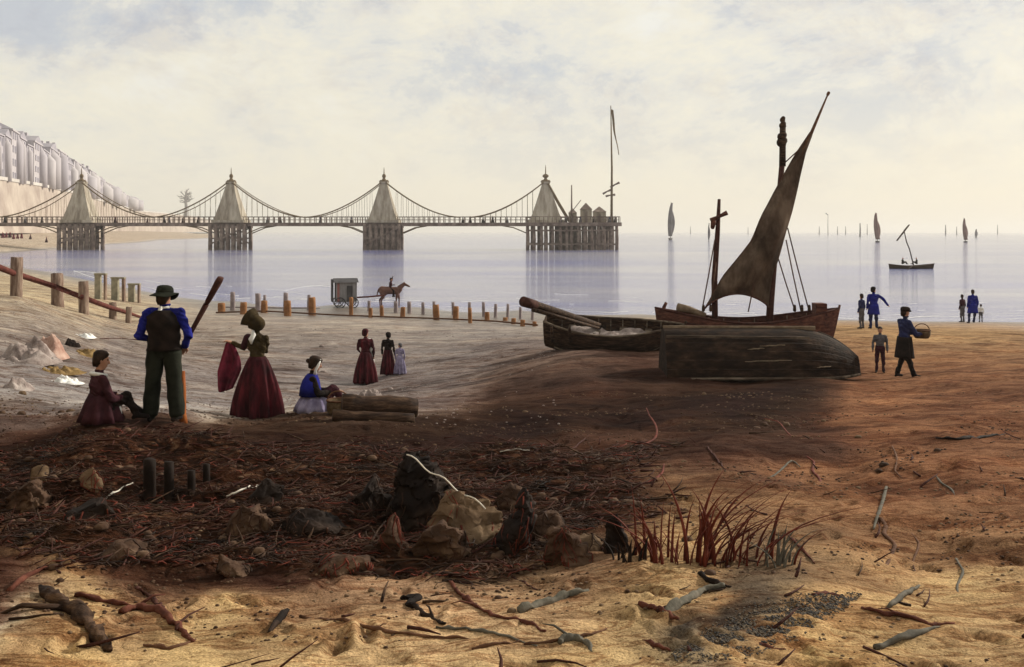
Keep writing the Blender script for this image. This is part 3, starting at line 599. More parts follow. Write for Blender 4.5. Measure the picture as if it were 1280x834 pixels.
# ------------------------------------------------------------------ people
def ring(c, sx, sy, ax, ay, n=18):
    return [c+ax*(math.cos(2*math.pi*j/n)*sx)+ay*(math.sin(2*math.pi*j/n)*sy) for j in range(n)]
STAND = dict(pelvis=(0,0,.93), neck=(0,0,1.46), head=(0,.01,1.62), ls=(-.185,0,1.39), le=(-.25,-.02,1.11), lw=(-.26,.04,.86), rs=(.185,0,1.39), re=(.25,-.02,1.11), rw=(.26,.04,.86),
             lh=(-.09,0,.90), lk=(-.11,.01,.50), la=(-.12,-.02,.08), rh=(.09,0,.90), rk=(.11,.01,.50), ra=(.12,-.02,.08), face=(0,1,0))
def body(J, voxel, top, legs, skin='skin', shoe='black', slim=1.0, hands=True, sleeves=True):
    """one continuous figure: a lofted trunk with tapered limbs, head with features and hands with fingers, fused into one surface"""
    j = dict(STAND); j.update(J); j = {k: Vector(v) for k, v in j.items()}
    mb = MB(); segs = []
    def cap(a, b, ra, rb, reg): mb.capsule(a, b, ra, rb); segs.append((Vector(a), Vector(b), ra, rb, reg))
    up = (j['neck']-j['pelvis']).normalized(); side = (j['rs']-j['ls']); side = (side-up*side.dot(up)).normalized(); fr = up.cross(side)
    L = (j['neck']-j['pelvis']).length
    prof = [(-.20,.06,.05),(-.16,.15,.105),(-.02,.172,.118),(.22,.145,.105),(.42,.155,.115),(.66,.182,.125),(.82,.185,.11),(.92,.13,.085),(1.0,.07,.062)]
    mb.loft([ring(j['pelvis']+up*(L*f), a*slim, b_*slim, side, fr) for f, a, b_ in prof])
    segs.append((j['pelvis']+up*L*.3, j['neck']-up*L*.15, .15*slim, .15*slim, 1)); segs.append((j['pelvis'], j['pelvis']+up*.05, .15, .15, 2))
    cap(j['ls'], j['rs'], .062*slim, .062*slim, 1)
    face = j['face'].normalized(); hd = j['head']; hu = (hd-j['neck']).normalized(); hx = face.cross(hu).normalized(); face = hu.cross(hx)
    cap(j['neck']-up*.03, hd-hu*.06, .055, .052, 0)
    mb.loft([ring(hd+hu*z-face*.0+face*(o_), a, b_, hx, face) for z, a, b_, o_ in ((-.125,.028,.03,.035),(-.11,.045,.055,.025),(-.07,.06,.085,.01),(-.02,.07,.093,0),(.03,.076,.098,-.005),(.075,.07,.09,-.01),(.105,.05,.065,-.012),(.12,.02,.03,-.012))])
    segs.append((hd-hu*.04, hd+hu*.05, .085, .085, 0))
    mb.capsule(hd+face*.09+hu*.012, hd+face*.112-hu*.03, .010, .016)                 # nose
    mb.capsule(hd+face*.082-hu*.066-hx*.016, hd+face*.082-hu*.066+hx*.016, .012, .012)   # mouth
    for s_ in (-1, 1):
        mb.capsule(hd+face*.088+hu*.03+hx*s_*.014, hd+face*.080+hu*.03+hx*s_*.04, .009, .009)  # brow
        mb.capsule(hd+hx*s_*.076-face*.005+hu*.02, hd+hx*s_*.078-face*.008-hu*.025, .014, .011)  # ear
    for s_, sh, el, wr in ((-1,'ls','le','lw'),(1,'rs','re','rw')):
        cap(j[sh], j[el], .064*slim, .050*slim, 1); cap(j[el], j[wr], .049*slim, .036*slim, 1 if sleeves else 0)
        d = (j[wr]-j[el]).normalized(); pn = d.cross(hx if abs(d.dot(hx)) < .8 else up).normalized(); a2 = d.cross(pn).normalized()
        wr_ = j[wr]; palm = wr_+d*.09; segs.append((wr_+d*.03, palm+d*.08, .035, .03, 0))
        mb.loft([ring(wr_+d*t_, w_, th, a2, pn, 10) for t_, w_, th in ((-.01,.024,.020),(.03,.034,.019),(.07,.040,.017),(.095,.038,.013))])
        if hands:
            for q, ln in ((-.030,.068),(-.010,.080),(.011,.074),(.031,.058)):
                b0 = wr_+d*.085+a2*q; k1 = b0+d*ln*.5+pn*.008; k2 = k1+(d*.6+pn*.75).normalized()*ln*.5
                mb.capsule(b0-d*.02, k1, .0105, .0095, 8); mb.capsule(k1, k2, .0095, .0075, 8)
            tb = wr_+d*.03-a2*.028; mb.capsule(tb, tb+(d*.7-a2*.7).normalized()*.045, .013, .011, 8); mb.capsule(tb+(d*.7-a2*.7).normalized()*.045, tb+(d*.9-a2*.3+pn*.3).normalized()*.088, .011, .009, 8)
    for s_, h, kn, an in ((-1,'lh','lk','la'),(1,'rh','rk','ra')):
        cap(j[h], j[kn], .098*slim, .068*slim, 2); cap(j[kn], j[an], .066*slim, .050*slim, 2)
        tt = Vector(J.get('lt' if s_ < 0 else 'rt', j[an]+Vector((s_*.03,.15,-.045))))
        cap(j[an]-Vector((0,0,.02)), tt, .040, .032, 3); cap(j[an]+Vector((0,-.035,-.045)), j[an], .032, .036, 3)
    me0 = mb.mesh('tmp'); ob = bpy.data.objects.new('tmp', me0); C.objects.link(ob)
    rm = ob.modifiers.new('r', 'REMESH'); rm.mode = 'VOXEL'; rm.voxel_size = voxel
    s2 = ob.modifiers.new('s', 'SMOOTH'); s2.factor = .5; s2.iterations = 2
    dg = bpy.context.evaluated_depsgraph_get(); me1 = bpy.data.meshes.new_from_object(ob.evaluated_get(dg)); bpy.data.objects.remove(ob); bpy.data.meshes.remove(me0)
    me1.materials.clear()
    for m_ in (skin, top, legs, shoe): me1.materials.append(M[m_])
    k = len(me1.polygons); ctr = np.empty(k*3); me1.polygons.foreach_get('center', ctr); ctr = ctr.reshape(-1,3)
    best = np.full(k, 1e9); reg = np.zeros(k, int)
    for a, b_, ra, rb, rg in segs:
        a = np.array(a); d = np.array(b_)-a; tt = np.clip(((ctr-a)@d)/max(d@d,1e-9), 0, 1); q = np.linalg.norm(ctr-(a+tt[:,None]*d), axis=1)-(ra+(rb-ra)*tt)
        mk = q < best; best[mk] = q[mk]; reg[mk] = rg
    if voxel < .035:
        reg_v = np.full(len(me1.vertices), 9)
        for pl, rg in zip(me1.polygons, reg):
            for vi in pl.vertices: reg_v[vi] = min(reg_v[vi], rg)
        nv = len(me1.vertices); cv = np.empty(nv*3); me1.vertices.foreach_get('co', cv); cv = cv.reshape(-1,3); nn = np.array([v.normal[:] for v in me1.vertices])
        fo = (fbm(cv[:,0]*9+cv[:,2]*5, cv[:,1]*7+cv[:,2]*11, 21, 3)*.030+np.abs(fbm(cv[:,2]*16+cv[:,0]*6, cv[:,1]*12-cv[:,0]*9, 33, 2))*.020)*((reg_v == 1)|(reg_v == 2))
        me1.vertices.foreach_set('co', (cv+nn*fo[:,None]).ravel()); me1.update()
    me1.polygons.foreach_set('material_index', reg.astype(np.int32)); me1.polygons.foreach_set('use_smooth', np.ones(k, bool)); me1.name = 'body'
    return me1, j, (hd, hu, hx, face, up, side, fr, L)
def person(label, loc, H, rz, J={}, voxel=.014, top='black', legs='black', group=None, adult=True, **kw):
    t = thing('person', label, 'person', loc, rz, group); s_ = H/1.75; t.scale = (s_, s_, s_)
    me1, j, fr = body(J, voxel, top, legs, **kw); o = bpy.data.objects.new('body', me1); C.objects.link(o); o.parent = t
    return t, j, fr
def eyes(t, fr):
    hd, hu, hx, face = fr[:4]
    for s_ in (-1, 1):
        mb = MB(); c = hd+face*.083+hu*.012+hx*s_*.032; mb.capsule(c-hx*.006, c+hx*.006, .009, .009, 8); mb.build('eye', M['black'], t)
def hair(t, fr, m='hair', bun=False, r=1.0):
    hd, hu, hx, face = fr[:4]; mb = MB()
    mb.loft([ring(hd+hu*z-face*o_, a*r, b_*r, hx, face) for z, a, b_, o_ in ((-.10,.05,.035,.06),(-.05,.078,.06,.05),(0,.086,.078,.035),(.04,.088,.092,.02),(.09,.082,.098,.014),(.13,.05,.066,.014),(.142,.015,.02,.014))])
    if bun: mb.capsule(hd-face*.12+hu*.02, hd-face*.14+hu*.02, .045, .04)
    mb.build('hair', M[m], t)
def skirt(t, j, m, waist=1.03, hem=.04, r0=.14, r1=.42, nf=11, lean=(0,0), fold=.30, name='skirt', seed=0):
    mb = MB(); rings = []; n = 66; wz = waist; px_, py_ = j['pelvis'].x, j['pelvis'].y
    for i in range(15):
        f = i/14; z = wz+(hem-wz)*f; r_ = r0+(r1-r0)*(math.sin(min(1,f*1.15)*math.pi/2)**.75*.82+.18*f)
        rings.append([Vector((px_+lean[0]*f+math.cos(a)*r_*(1+fold*f*math.sin(nf*a+seed+.8*math.sin(2*a+seed))), py_+lean[1]*f+math.sin(a)*r_*.88*(1+fold*f*math.sin(nf*a+seed+.8*math.sin(2*a+seed))), z+(.012*math.sin(5*a+seed) if i == 14 else 0))) for a in [2*math.pi*q/n for q in range(n)]])
    mb.loft(rings); return mb.build(name, M[m], t)
def bonnet(t, fr, m, ms='white', big=1.0):
    hd, hu, hx, face = fr[:4]; mb = MB(); 
    ax = (face*.80+hu*.6).normalized(); ay = hx; az = ax.cross(ay)
    c = hd+hu*.02-face*.01
    mb.loft([ring(c+ax*f, a*big, a*.98*big, ay, az) for f, a in ((-.15,.03),(-.14,.075),(-.10,.105),(-.03,.118),(.03,.122),(.045,.128),(.05,.116),(.02,.108),(-.05,.10),(-.12,.05))], cap=True)
    b_ = mb.build('bonnet', M[m], t)
    mb = MB(); mb.grid(lambda u, v: c+ax*(.04+v*.115)+(ay*math.cos(math.pi*(u*1.3-.15))+(-az if az.dot(hu) < 0 else az)*math.sin(math.pi*(u*1.3-.15)))*(.122+v*.055)*big, 20, 4)
    solid(mb.build('brim', M[m], b_), .008)
    mb = MB(); mb.tube([hd+hu*(-.09)+face*.03+hx*.07, hd-hu*.135+face*.03, hd+hu*(-.09)+face*.03-hx*.07], .014, 8); mb.capsule(hd-hu*.14+face*.02, hd-hu*.22+face*.035+hx*.02, .02, .028); mb.build('ribbon', M[ms], b_)

# fisherman seen from behind
fm = hit(205, 527)
t, j, fr = person('fisherman in blue shirtsleeves, black waistcoat and slouch hat, back turned, oar on shoulder', fm, 1.74, 0,
    dict(rw=(.235,.10,.98), re=(.325,-.02,1.13), rs=(.20,0,1.41), ls=(-.20,0,1.41), le=(-.31,-.03,1.12), lw=(-.20,.14,1.03), la=(-.165,-.02,.08), ra=(.14,-.02,.08), lk=(-.145,.01,.5), rk=(.125,.01,.5), head=(-.005,.02,1.61), face=(.25,1,-.08)), .0075, 'blue', 'green_black', slim=1.12)
eyes(t, fr); hair(t, fr)
hd, hu, hx, face, up, side, ff, L = fr
mb = MB(); mb.loft([ring(j['pelvis']+up*(L*f), a+.016, b_+.03, side, ff, 28) for f, a, b_ in ((.0,.205,.16),(.06,.20,.157),(.13,.195,.153),(.2,.190,.15),(.27,.188,.148),(.35,.187,.146),(.42,.188,.145),(.5,.196,.149),(.58,.205,.152),(.66,.212,.155),(.74,.208,.148),(.82,.20,.14),(.93,.14,.105),(.98,.09,.08))])
mb.v = [(x+.010*math.sin(z*38+x*20), y+.012*math.sin(z*30+x*26), z) for x, y, z in mb.v]; mb.build('waistcoat', M['black'], t)
for s_ in (-1,1):
    mb = MB(); mb.grid(lambda u, v: Vector(((s_*.145) + (.03*v-.045*(1-v))*s_+math.cos(u*2*math.pi)*(.108+.007*math.sin(u*12.566+v*9)+.006*math.sin(v*23+u*6.28))*(1-.22*v+.06*v**6), -.01+math.sin(u*2*math.pi)*(.120+.008*math.sin(u*12.566+2))*(1-.18*v), .93-.84*v+.012*math.sin(u*12.566+s_))), 40, 24)
    solid(mb.build('trouser_leg', M['green_black'], t), .01)
mb = MB(); mb.tube([hd-hu*.12+face*.07, hd-hu*.14+hx*.06, hd-hu*.135-face*.065, hd-hu*.14-hx*.06, hd-hu*.12+face*.07], .024, 8); mb.capsule(hd-hu*.14-face*.075, hd-hu*.2-face*.095, .022, .03); mb.build('neckerchief', M['white'], t)
mb = MB(); hc = hd+hu*.045
mb.loft([ring(hc+hu*z+hx*(.012*math.sin(z*30)), a, b_, hx, face, 26) for z, a, b_ in ((.0,.104,.122),(.03,.106,.122),(.07,.100,.115),(.098,.088,.092),(.112,.05,.05),(.114,.01,.01))])
hat = mb.build('hat', M['green_black'], t)
mb = MB(); mb.grid(lambda u, v: hc+hu*(.012-v*.045+.026*v*math.sin(u*4*math.pi+1.0)+.012*v*math.sin(u*6*math.pi))+(hx*math.cos(u*2*math.pi)*1.0+face*math.sin(u*2*math.pi)*1.12)*(.10+v*.075), 40, 4)
solid(mb.build('brim', M['green_black'], hat), .009)
# the oar he carries, and the orange-brown stake beside his leg
oar = thing('oar', 'heavy dark brown oar slanting up to the right over the fisherman\'s shoulder', 'oar', fm+Vector((.2,.1,1.0)))
a = Vector((.00,.02,-.06)); bt = Vector(P(276,347,12.35))-oar.location
mb = MB(); mb.tube([a, a.lerp(bt,.3), a.lerp(bt,.62)], [.026,.03,.036], 10); mb.build('shaft', M['dark_red_wood'], oar)
mb = MB(); mb.tube([a.lerp(bt,.60), a.lerp(bt,.68), a.lerp(bt,.95), a.lerp(bt,1.0)], [.034,.052,.066,.056], 12, squash=.6); mb.build('blade', M['dark_red_wood'], oar)
st = hit(228, 527); o = MB(); o.tube([(.015,.0,-.03),(.0,.0,.1),(-.005,.03,.4),(-.02,.05,.66)], [.055,.048,.042,.036], 10)
o = o.build('wooden_stake', M['orange_wood'], None, loc=st); tag(o, 'orange-brown wooden stake standing upright against the fisherman\'s right leg', 'stake')
# woman with a bonnet holding out a cloth
wp = hit(322, 523)
t, j, fr = person('standing woman in brown bonnet and wide dark red skirt, holding out a crimson cloth', wp, 1.60, 0,
    dict(face=(-.9,.35,-.05), head=(-.04,.01,1.61), ls=(-.15,.02,1.38), rs=(.15,-.02,1.38), le=(-.25,.05,1.20), lw=(-.45,.06,1.28), re=(.10,.12,1.13), rw=(-.18,.14,1.18), neck=(-.01,0,1.46)), .0075, 'olive', 'maroon', slim=.88)
eyes(t, fr); hair(t, fr); bonnet(t, fr, 'olive', big=1.12); skirt(t, j, 'maroon', waist=1.06, r0=.135, r1=.37, hem=.03)
mb = MB(); mb.capsule((-.17,.02,1.37), (-.25,.05,1.22), .075, .058); mb.build('sleeve', M['plum'], t)
mb = MB(); mb.tube([(-.06,-.075,1.50),(-.04,-.105,1.44),(-.08,-.125,1.36),(-.07,-.13,1.28)], [.025,.04,.045,.012], 10); mb.build('kerchief', M['white'], t)
sc_ = 1.60/1.75; ax = wp+Vector((-.50,.06,1.29))*sc_
def clothfn(u, v):   # hangs from her hand: gathered at the top, wider and pointed below
    z = -.78*v*(1-.10*abs(u-.3)); wdt = .05+.14*math.sin(min(1,v*1.4)*math.pi/2)*(1-.55*max(0,v-.6)/.4)
    return Vector(((u-.5)*2*wdt-.05*v+.03*math.sin(v*4), .05*math.sin(u*13+v*2)*(.3+v*.7), z))
mb = MB(); mb.grid(clothfn, 26, 20); o = mb.build('shawl', M['crimson'], None, loc=ax); solid(o, .012); tag(o, 'crimson cloth hanging from the outstretched hand of the woman in the brown bonnet', 'cloth')
SIT = dict(pelvis=(0,0,.13), neck=(0,.02,.64), head=(0,.06,.80), ls=(-.17,.02,.57), rs=(.17,.02,.57), le=(-.26,.12,.34), lw=(-.12,.30,.33), re=(.26,.12,.34), rw=(.12,.30,.33),
           lh=(-.09,.02,.11), rh=(.09,.02,.11), lk=(-.14,.42,.36), rk=(.14,.42,.36), la=(-.12,.62,.07), ra=(.12,.62,.07))
# seated child at the left, legs stretched out to the right
cp = hit(122, 527)
t, j, fr = person('child in dark red and black sitting on the sand left of the fisherman', cp, 1.55, R(-50),
    dict(SIT, lk=(-.10,.40,.28), la=(-.10,.62,.06), rk=(.12,.36,.34), ra=(.10,.50,.06), le=(-.22,.10,.36), lw=(-.10,.28,.33), face=(.3,1,-.1), head=(0,.05,.86), neck=(0,.02,.68), ls=(-.15,.02,.61), rs=(.15,.02,.61)), .009, 'plum', 'black', slim=.95)
eyes(t, fr); hair(t, fr, r=1.08)
mb = MB(); mb.tube([(-.12,.02,.66),(-.02,.12,.63),(.11,.03,.66),(0,-.09,.68),(-.12,.02,.66)], .03, 8); mb.build('collar', M['white'], t)
mb = MB(); mb.lathe([(.15,.40),(.20,.28),(.25,.12),(.29,.0),(.05,-.01)], 40, (0,.05,0), fold=.5, nf=9); mb.build('skirt', M['plum'], t)
mb = MB(); mb.tube([(.06,.2,.3),(.11,.25,.16),(.1,.28,.02)], [.035,.045,.03], 8); mb.build('apron_string', M['white'], t)
# seated woman, with bundle
sp_ = hit(388, 514)
t, j, fr = person('seated woman with white cap ribbon and blue shawl, leaning toward the driftwood logs', sp_, 1.55, R(-72),
    dict(SIT, face=(.1,1,-.05), head=(0,.09,.83), neck=(0,.04,.66), pelvis=(0,-.02,.13), lw=(-.08,.42,.34), rw=(.10,.44,.34)), .009, 'black', 'plum')
eyes(t, fr); hair(t, fr, bun=True, r=1.22)
hd, hu, hx, face = fr[:4]
mb = MB(); mb.tube([hd+face*.055+hu*.10+hx*.05, hd+face*.05+hx*.085, hd+face*.03-hu*.09+hx*.07, hd+face*.04-hu*.2+hx*.05], [.018,.024,.024,.03], 8); mb.build('cap_ribbon', M['white'], t)
mb = MB(); mb.loft([ring(Vector((0,y,z)), a, b_, Vector((1,0,0)), Vector((0,1,0)), 24) for y, z, a, b_ in ((0,.28,.25,.20),(0,.42,.25,.18),(.01,.54,.225,.15),(.02,.62,.13,.11),(.03,.66,.08,.08))]); mb.build('shawl', M['blue'], t)
mb = MB(); mb.lathe([(.17,.32),(.26,.24),(.33,.10),(.36,.0),(.05,-.01)], 44, (0,.10,0), fold=.35, nf=10); mb.build('skirt', M['lavender'], t)
# log heap and bundles on the crest
def log(name, label, a, b_, r0, r1, m, cat='log', rings=9, wob=.04, parts=True):
    a, b_ = Vector(a), Vector(b_); t = thing(name, label, cat, a.lerp(b_,.5)); c = a.lerp(b_,.5); mb = MB(); pts = []; rad = []
    for i in range(rings): f = i/(rings-1); pts.append(a.lerp(b_, f)-c+Vector((0,0,random.uniform(-wob,wob)*r0*2))); rad.append((r0+(r1-r0)*f)*(1+random.uniform(-wob,wob)*2))
    mb.tube(pts, rad, 16); mb.build('trunk', M[m], t)
    if parts:
        mb = MB(); d = (b_-a).normalized(); mb.tube([pts[-1]+d*.001, pts[-1]+d*.006], [rad[-1]*.9, rad[-1]*.86], 16); mb.build('cut_end', M['trim'], t)
    return t
g0 = hit(440, 524); g1_ = hit(520, 527)
log('driftwood_log', 'thick brown driftwood log lying right of the seated woman', g0+Vector((-.15,.05,.17)), g1_+Vector((.0,.1,.17)), .19, .15, 'tar')
log('driftwood_log', 'low blackish log lying in front of the thick brown one', g0+Vector((-.25,-.18,.06)), g1_+Vector((-.02,-.16,.06)), .11, .09, 'tar')
bq_ = hit(418, 519)
def basket(name, label, loc, r, h, m, cat, rz=0):
    t = thing(name, label, cat, loc, rz); mb = MB(); mb.lathe([(.02,0),(r*.8,0),(r,.35*h),(r*1.05,.75*h),(r*.98,h),(r*.9,h),(r*.9,h*.3),(.02,h*.28)], 28, fold=.25, nf=14); mb.build('basket_body', M[m], t)
    mb = MB(); pts = [(math.cos(2*math.pi*k/24)*r*1.0, math.sin(2*math.pi*k/24)*r*1.0, h) for k in range(25)]; mb.tube(pts, r*.09, 8); mb.build('rim', M['brown_wood'], t)
    mb = MB(); mb.tube([(math.cos(a)*r*.95, 0, h+math.sin(a)*r*.8) for a in [math.pi*k/12 for k in range(13)]], r*.06, 8); mb.build('handle', M['brown_wood'], t); return t
basket('basket', 'round dark wicker basket between the seated woman and the thick log', bq_+Vector((.05,.05,-.02)), .17, .24, 'wicker', 'basket')
def mound(name, label, cat, px, py, wpx, hm, dm, m, seed, group=None, sharp=1.0, sink=.04, parts=None):
    c = hit(px, py); wd = wpx*c.y/F; c.y += dm*.4; c.z = gz(c.x, c.y)-sink; mb = MB(); K_ = 30
    def fn(u, v):
        a = u*2*math.pi; r_ = v; q = (1+.35*float(vnoise(math.cos(a)*1.5+seed, math.sin(a)*1.5, seed)))
        x = math.cos(a)*r_*wd/2*q; y = math.sin(a)*r_*dm/2*q
        hh = hm*(1-r_**2.2)*(.75+1.1*float(fbm((x+seed*3)*3.2*sharp/max(.3,hm*3), (y)*3.2*sharp/max(.3,hm*3), seed, 4)))
        return Vector((x, y, max(hh, -.05)))
    mb.grid(fn, 56, 22); o = mb.build(name, M[m], None, loc=c); return tag(o, label, cat, group)
mound('cloth_bundle', 'lumpy brown bundle lying on top of the far side of the thick log', 'bundle', 462, 505, 46, .34, .5, 'net_grey', 3, sharp=1.6)

# small women and child on the open sand
q = hit(457, 480)
t, j, fr = person('distant woman in dark red dress and white scarf, leftmost of three on the sand', q, 1.62, R(15), dict(face=(.6,.6,0), lw=(-.16,.2,1.0)), .02, 'maroon', 'maroon', slim=.95, hands=False)
hair(t, fr, 'maroon', r=1.15); skirt(t, j, 'maroon', r0=.15, r1=.32); mb = MB(); mb.tube([(.12,.08,1.42),(.17,.12,1.2),(.2,.15,.9),(.24,.1,.55)], [.06,.09,.09,.06], 8); mb.build('scarf', M['white'], t)
q = hit(485, 469)
t, j, fr = person('distant girl in black and dark red, middle one of the three on the sand', q, 1.32, R(-10), dict(face=(-.5,.6,0)), .02, 'black', 'maroon', hands=False)
hair(t, fr, 'black', r=1.25); skirt(t, j, 'maroon', r0=.15, r1=.26)
q = hit(500, 468)
t, j, fr = person('tiny child in a pale lavender dress, right of the three walking on the sand', q, .95, 0, dict(face=(-1,.2,0)), .024, 'lavender', 'lavender', hands=False)
hair(t, fr, 'grey', r=1.2); skirt(t, j, 'lavender', r0=.16, r1=.30)
# men and boys at the right
q = hit(1131, 472)
t, j, fr = person('man in dark coat and cap carrying a round basket, right of the upturned boat', q, 1.76, R(-80), dict(face=(0,1,-.15), lw=(-.14,.42,1.08), le=(-.22,.14,1.10), rw=(.14,.42,1.08), re=(.22,.14,1.10), la=(-.12,-.14,.08), ra=(.12,.18,.08)), .012, 'navy', 'black', slim=1.1)
eyes(t, fr); hair(t, fr); hd, hu, hx, face = fr[:4]; mb = MB(); mb.loft([ring(hd+hu*z, a, b_, hx, face, 20) for z, a, b_ in ((.03,.098,.115),(.07,.108,.125),(.12,.10,.11),(.145,.05,.06))]); mb.capsule(hd+hu*.045+face*.10, hd+hu*.04+face*.15, .03, .02); mb.build('cap', M['black'], t)
mb = MB(); mb.grid(lambda u, v: Vector((math.cos(u*6.2832)*(.20+.08*v), math.sin(u*6.2832)*(.15+.06*v)-.01, 1.02-.52*v)), 32, 8); solid(mb.build('coat_skirt', M['black'], t), .015)
basket('basket', 'dark round basket held at the waist by the man right of the upturned boat', q+Vector((.45,.06,.98)), .20, .20, 'wicker', 'basket')
q = hit(1100, 466)
t, j, fr = person('slim boy in brown standing between the upturned boat and the man with the basket', q, 1.22, R(160), dict(face=(0,1,0)), .016, 'grey', 'plum', hands=False); hair(t, fr)
q = hit(1077, 411)
t, j, fr = person('thin figure in dark blue standing by the stern of the sailing lugger', q, 1.50, R(40), dict(face=(.3,1,0)), .02, 'navy', 'grey', hands=False); hair(t, fr)
q = hit(1092, 411)
t, j, fr = person('man in bright blue smock stretching one arm out, right of the lugger', q, 1.80, 0, dict(face=(.8,.4,0), re=(.42,.03,1.22), rw=(.62,.05,.98), ra=(.17,.1,.08), la=(-.16,-.1,.08)), .02, 'blue', 'navy', hands=False, slim=1.1); hair(t, fr, 'black', r=1.15)
mb = MB(); mb.grid(lambda u, v: Vector((math.cos(u*6.2832)*(.19+.06*v), math.sin(u*6.2832)*(.14+.06*v), 1.02-.42*v)), 28, 6); solid(mb.build('smock_skirt', M['blue'], t), .015)
q = hit(1203, 403)
t, j, fr = person('distant plum and white figure, leftmost of three by the water at far right', q, 1.50, R(30), dict(face=(1,.3,0)), .024, 'plum', 'grey', hands=False); hair(t, fr); mb = MB(); mb.tube([(.15,.08,1.4),(.2,.1,1.1),(.2,.1,.7)], [.05,.07,.05], 8); mb.build('scarf', M['white'], t)
q = hit(1216, 404)
t, j, fr = person('tallest of the three by the water edge on the right, in a bright blue coat', q, 1.75, R(0), dict(face=(.3,1,0), ra=(.1,.1,.08), la=(-.25,-.1,.08), lk=(-.18,0,.5)), .024, 'blue', 'navy', hands=False, slim=1.1); hair(t, fr, 'hair')
mb = MB(); mb.grid(lambda u, v: Vector((math.cos(u*6.2832)*(.20+.08*v), math.sin(u*6.2832)*(.15+.06*v), 1.02-.5*v)), 28, 6); solid(mb.build('coat_skirt', M['blue'], t), .015)
q = hit(1226, 403)
t, j, fr = person('small child in grey and white at the right of the three by the water edge', q, .98, R(0), dict(face=(-.3,1,0)), .028, 'white', 'grey', hands=False); hair(t, fr, 'hair', r=1.15)
# promenaders: on the pier and the far strand
def low_person(m1, m2, dress=False):
    me1, j, fr = body({}, .05, m1, m2, hands=False); o = bpy.data.objects.new('person', me1); C.objects.link(o); o['category'] = 'person'
    return o
def low_dress(m1, m2):
    t = thing('person', 'x', 'person'); me1, j, fr = body({}, .05, m1, m2, hands=False, slim=.95); o = bpy.data.objects.new('body', me1); C.objects.link(o); o.parent = t; skirt(t, j, m2, r0=.16, r1=.36); return t
srcs = [low_dress('grey','black'), low_dress('maroon','plum'), low_dress('navy','grey'), low_dress('crimson','crimson')]; used = set()
def walker(kind, loc, H, label, group, rz=0):
    s_ = srcs[kind]; k_ = H/1.75
    if kind in used: return dup(s_, loc, rz, label, group, (k_,)*3)
    used.add(kind); s_.location = loc; s_.rotation_euler = (0,0,rz); s_['label'] = label; s_['group'] = group; s_.scale = (k_,)*3; return s_
PW = [(147,2.5,1,'between the first and second pier towers'),(187,1.4,1,'between the first and second pier towers'),(208,2.3,0,'between the first and second pier towers'),(214,1.8,2,'between the first and second pier towers'),(231,1.6,1,'between the first and second pier towers'),(250,2.6,0,'between the first and second pier towers'),
      (336,2.0,2,'between the second and third pier towers'),(352,2.1,0,'between the second and third pier towers'),(402,2.1,2,'between the second and third pier towers'),(441,2.6,2,'between the second and third pier towers'),
      (579,1.9,0,'between the third and fourth pier towers'),(588,2.0,0,'between the third and fourth pier towers'),(604,2.9,0,'between the third and fourth pier towers'),(616,2.3,0,'between the third and fourth pier towers'),(634,1.9,2,'between the third and fourth pier towers'),
      (700,2.4,2,'on the pier head right of the last tower'),(706,2.6,0,'on the pier head right of the last tower'),(724,2.4,2,'on the pier head right of the last tower'),(741,2.5,0,'on the pier head right of the last tower'),(760,2.3,2,'on the pier head right of the last tower'),(767,2.1,0,'on the pier head right of the last tower'),
      (10,2.4,0,'on the pier deck left of the first tower'),(35,2.0,2,'on the pier deck left of the first tower'),(56,1.9,0,'on the pier deck left of the first tower')]
ordn = ['first','second','third','fourth','fifth','sixth']; cnt_ = {}
for px, H, kd, wh in PW:
    cnt_[wh] = cnt_.get(wh, 0)+1; o_ = ordn[cnt_[wh]-1]
    walker(kd, Vector((px2(px), DP-1.6 if 'head' not in wh else DP-4.2, deck-.08)), min(H,2.0), 'tiny dark walker, '+o_+' from left '+wh, 'people walking on the pier', random.uniform(0,6))
LS = ['tiny red-dressed stroller on far strand, '+q_ for q_ in ['second from the left edge','nearest the left edge but two, upper row','fourth from the left edge, behind the others','fifth from the left edge','sixth from the left edge','last on the right of the dense cluster','leftmost of all at the picture edge']]+['tiny plum-dressed stroller on the far strand among the red cluster','tiny plum-dressed stroller on the far strand right of the red cluster','tiny plum-dressed stroller on the far strand, alone nearest the first pier tower']
for k, (px, py) in enumerate([(4,297),(8,293),(13,298),(17,294),(22,299),(27,300),(3,303),(12,304),(38,303),(58,303)]):
    D = 318+(k*7)%20; x = (px-640)*D/F; 
    walker(3 if k < 7 else 1, Vector((x, D, gz(x, D))), 2.0, LS[k], 'strollers on the far strand', random.uniform(0,6))

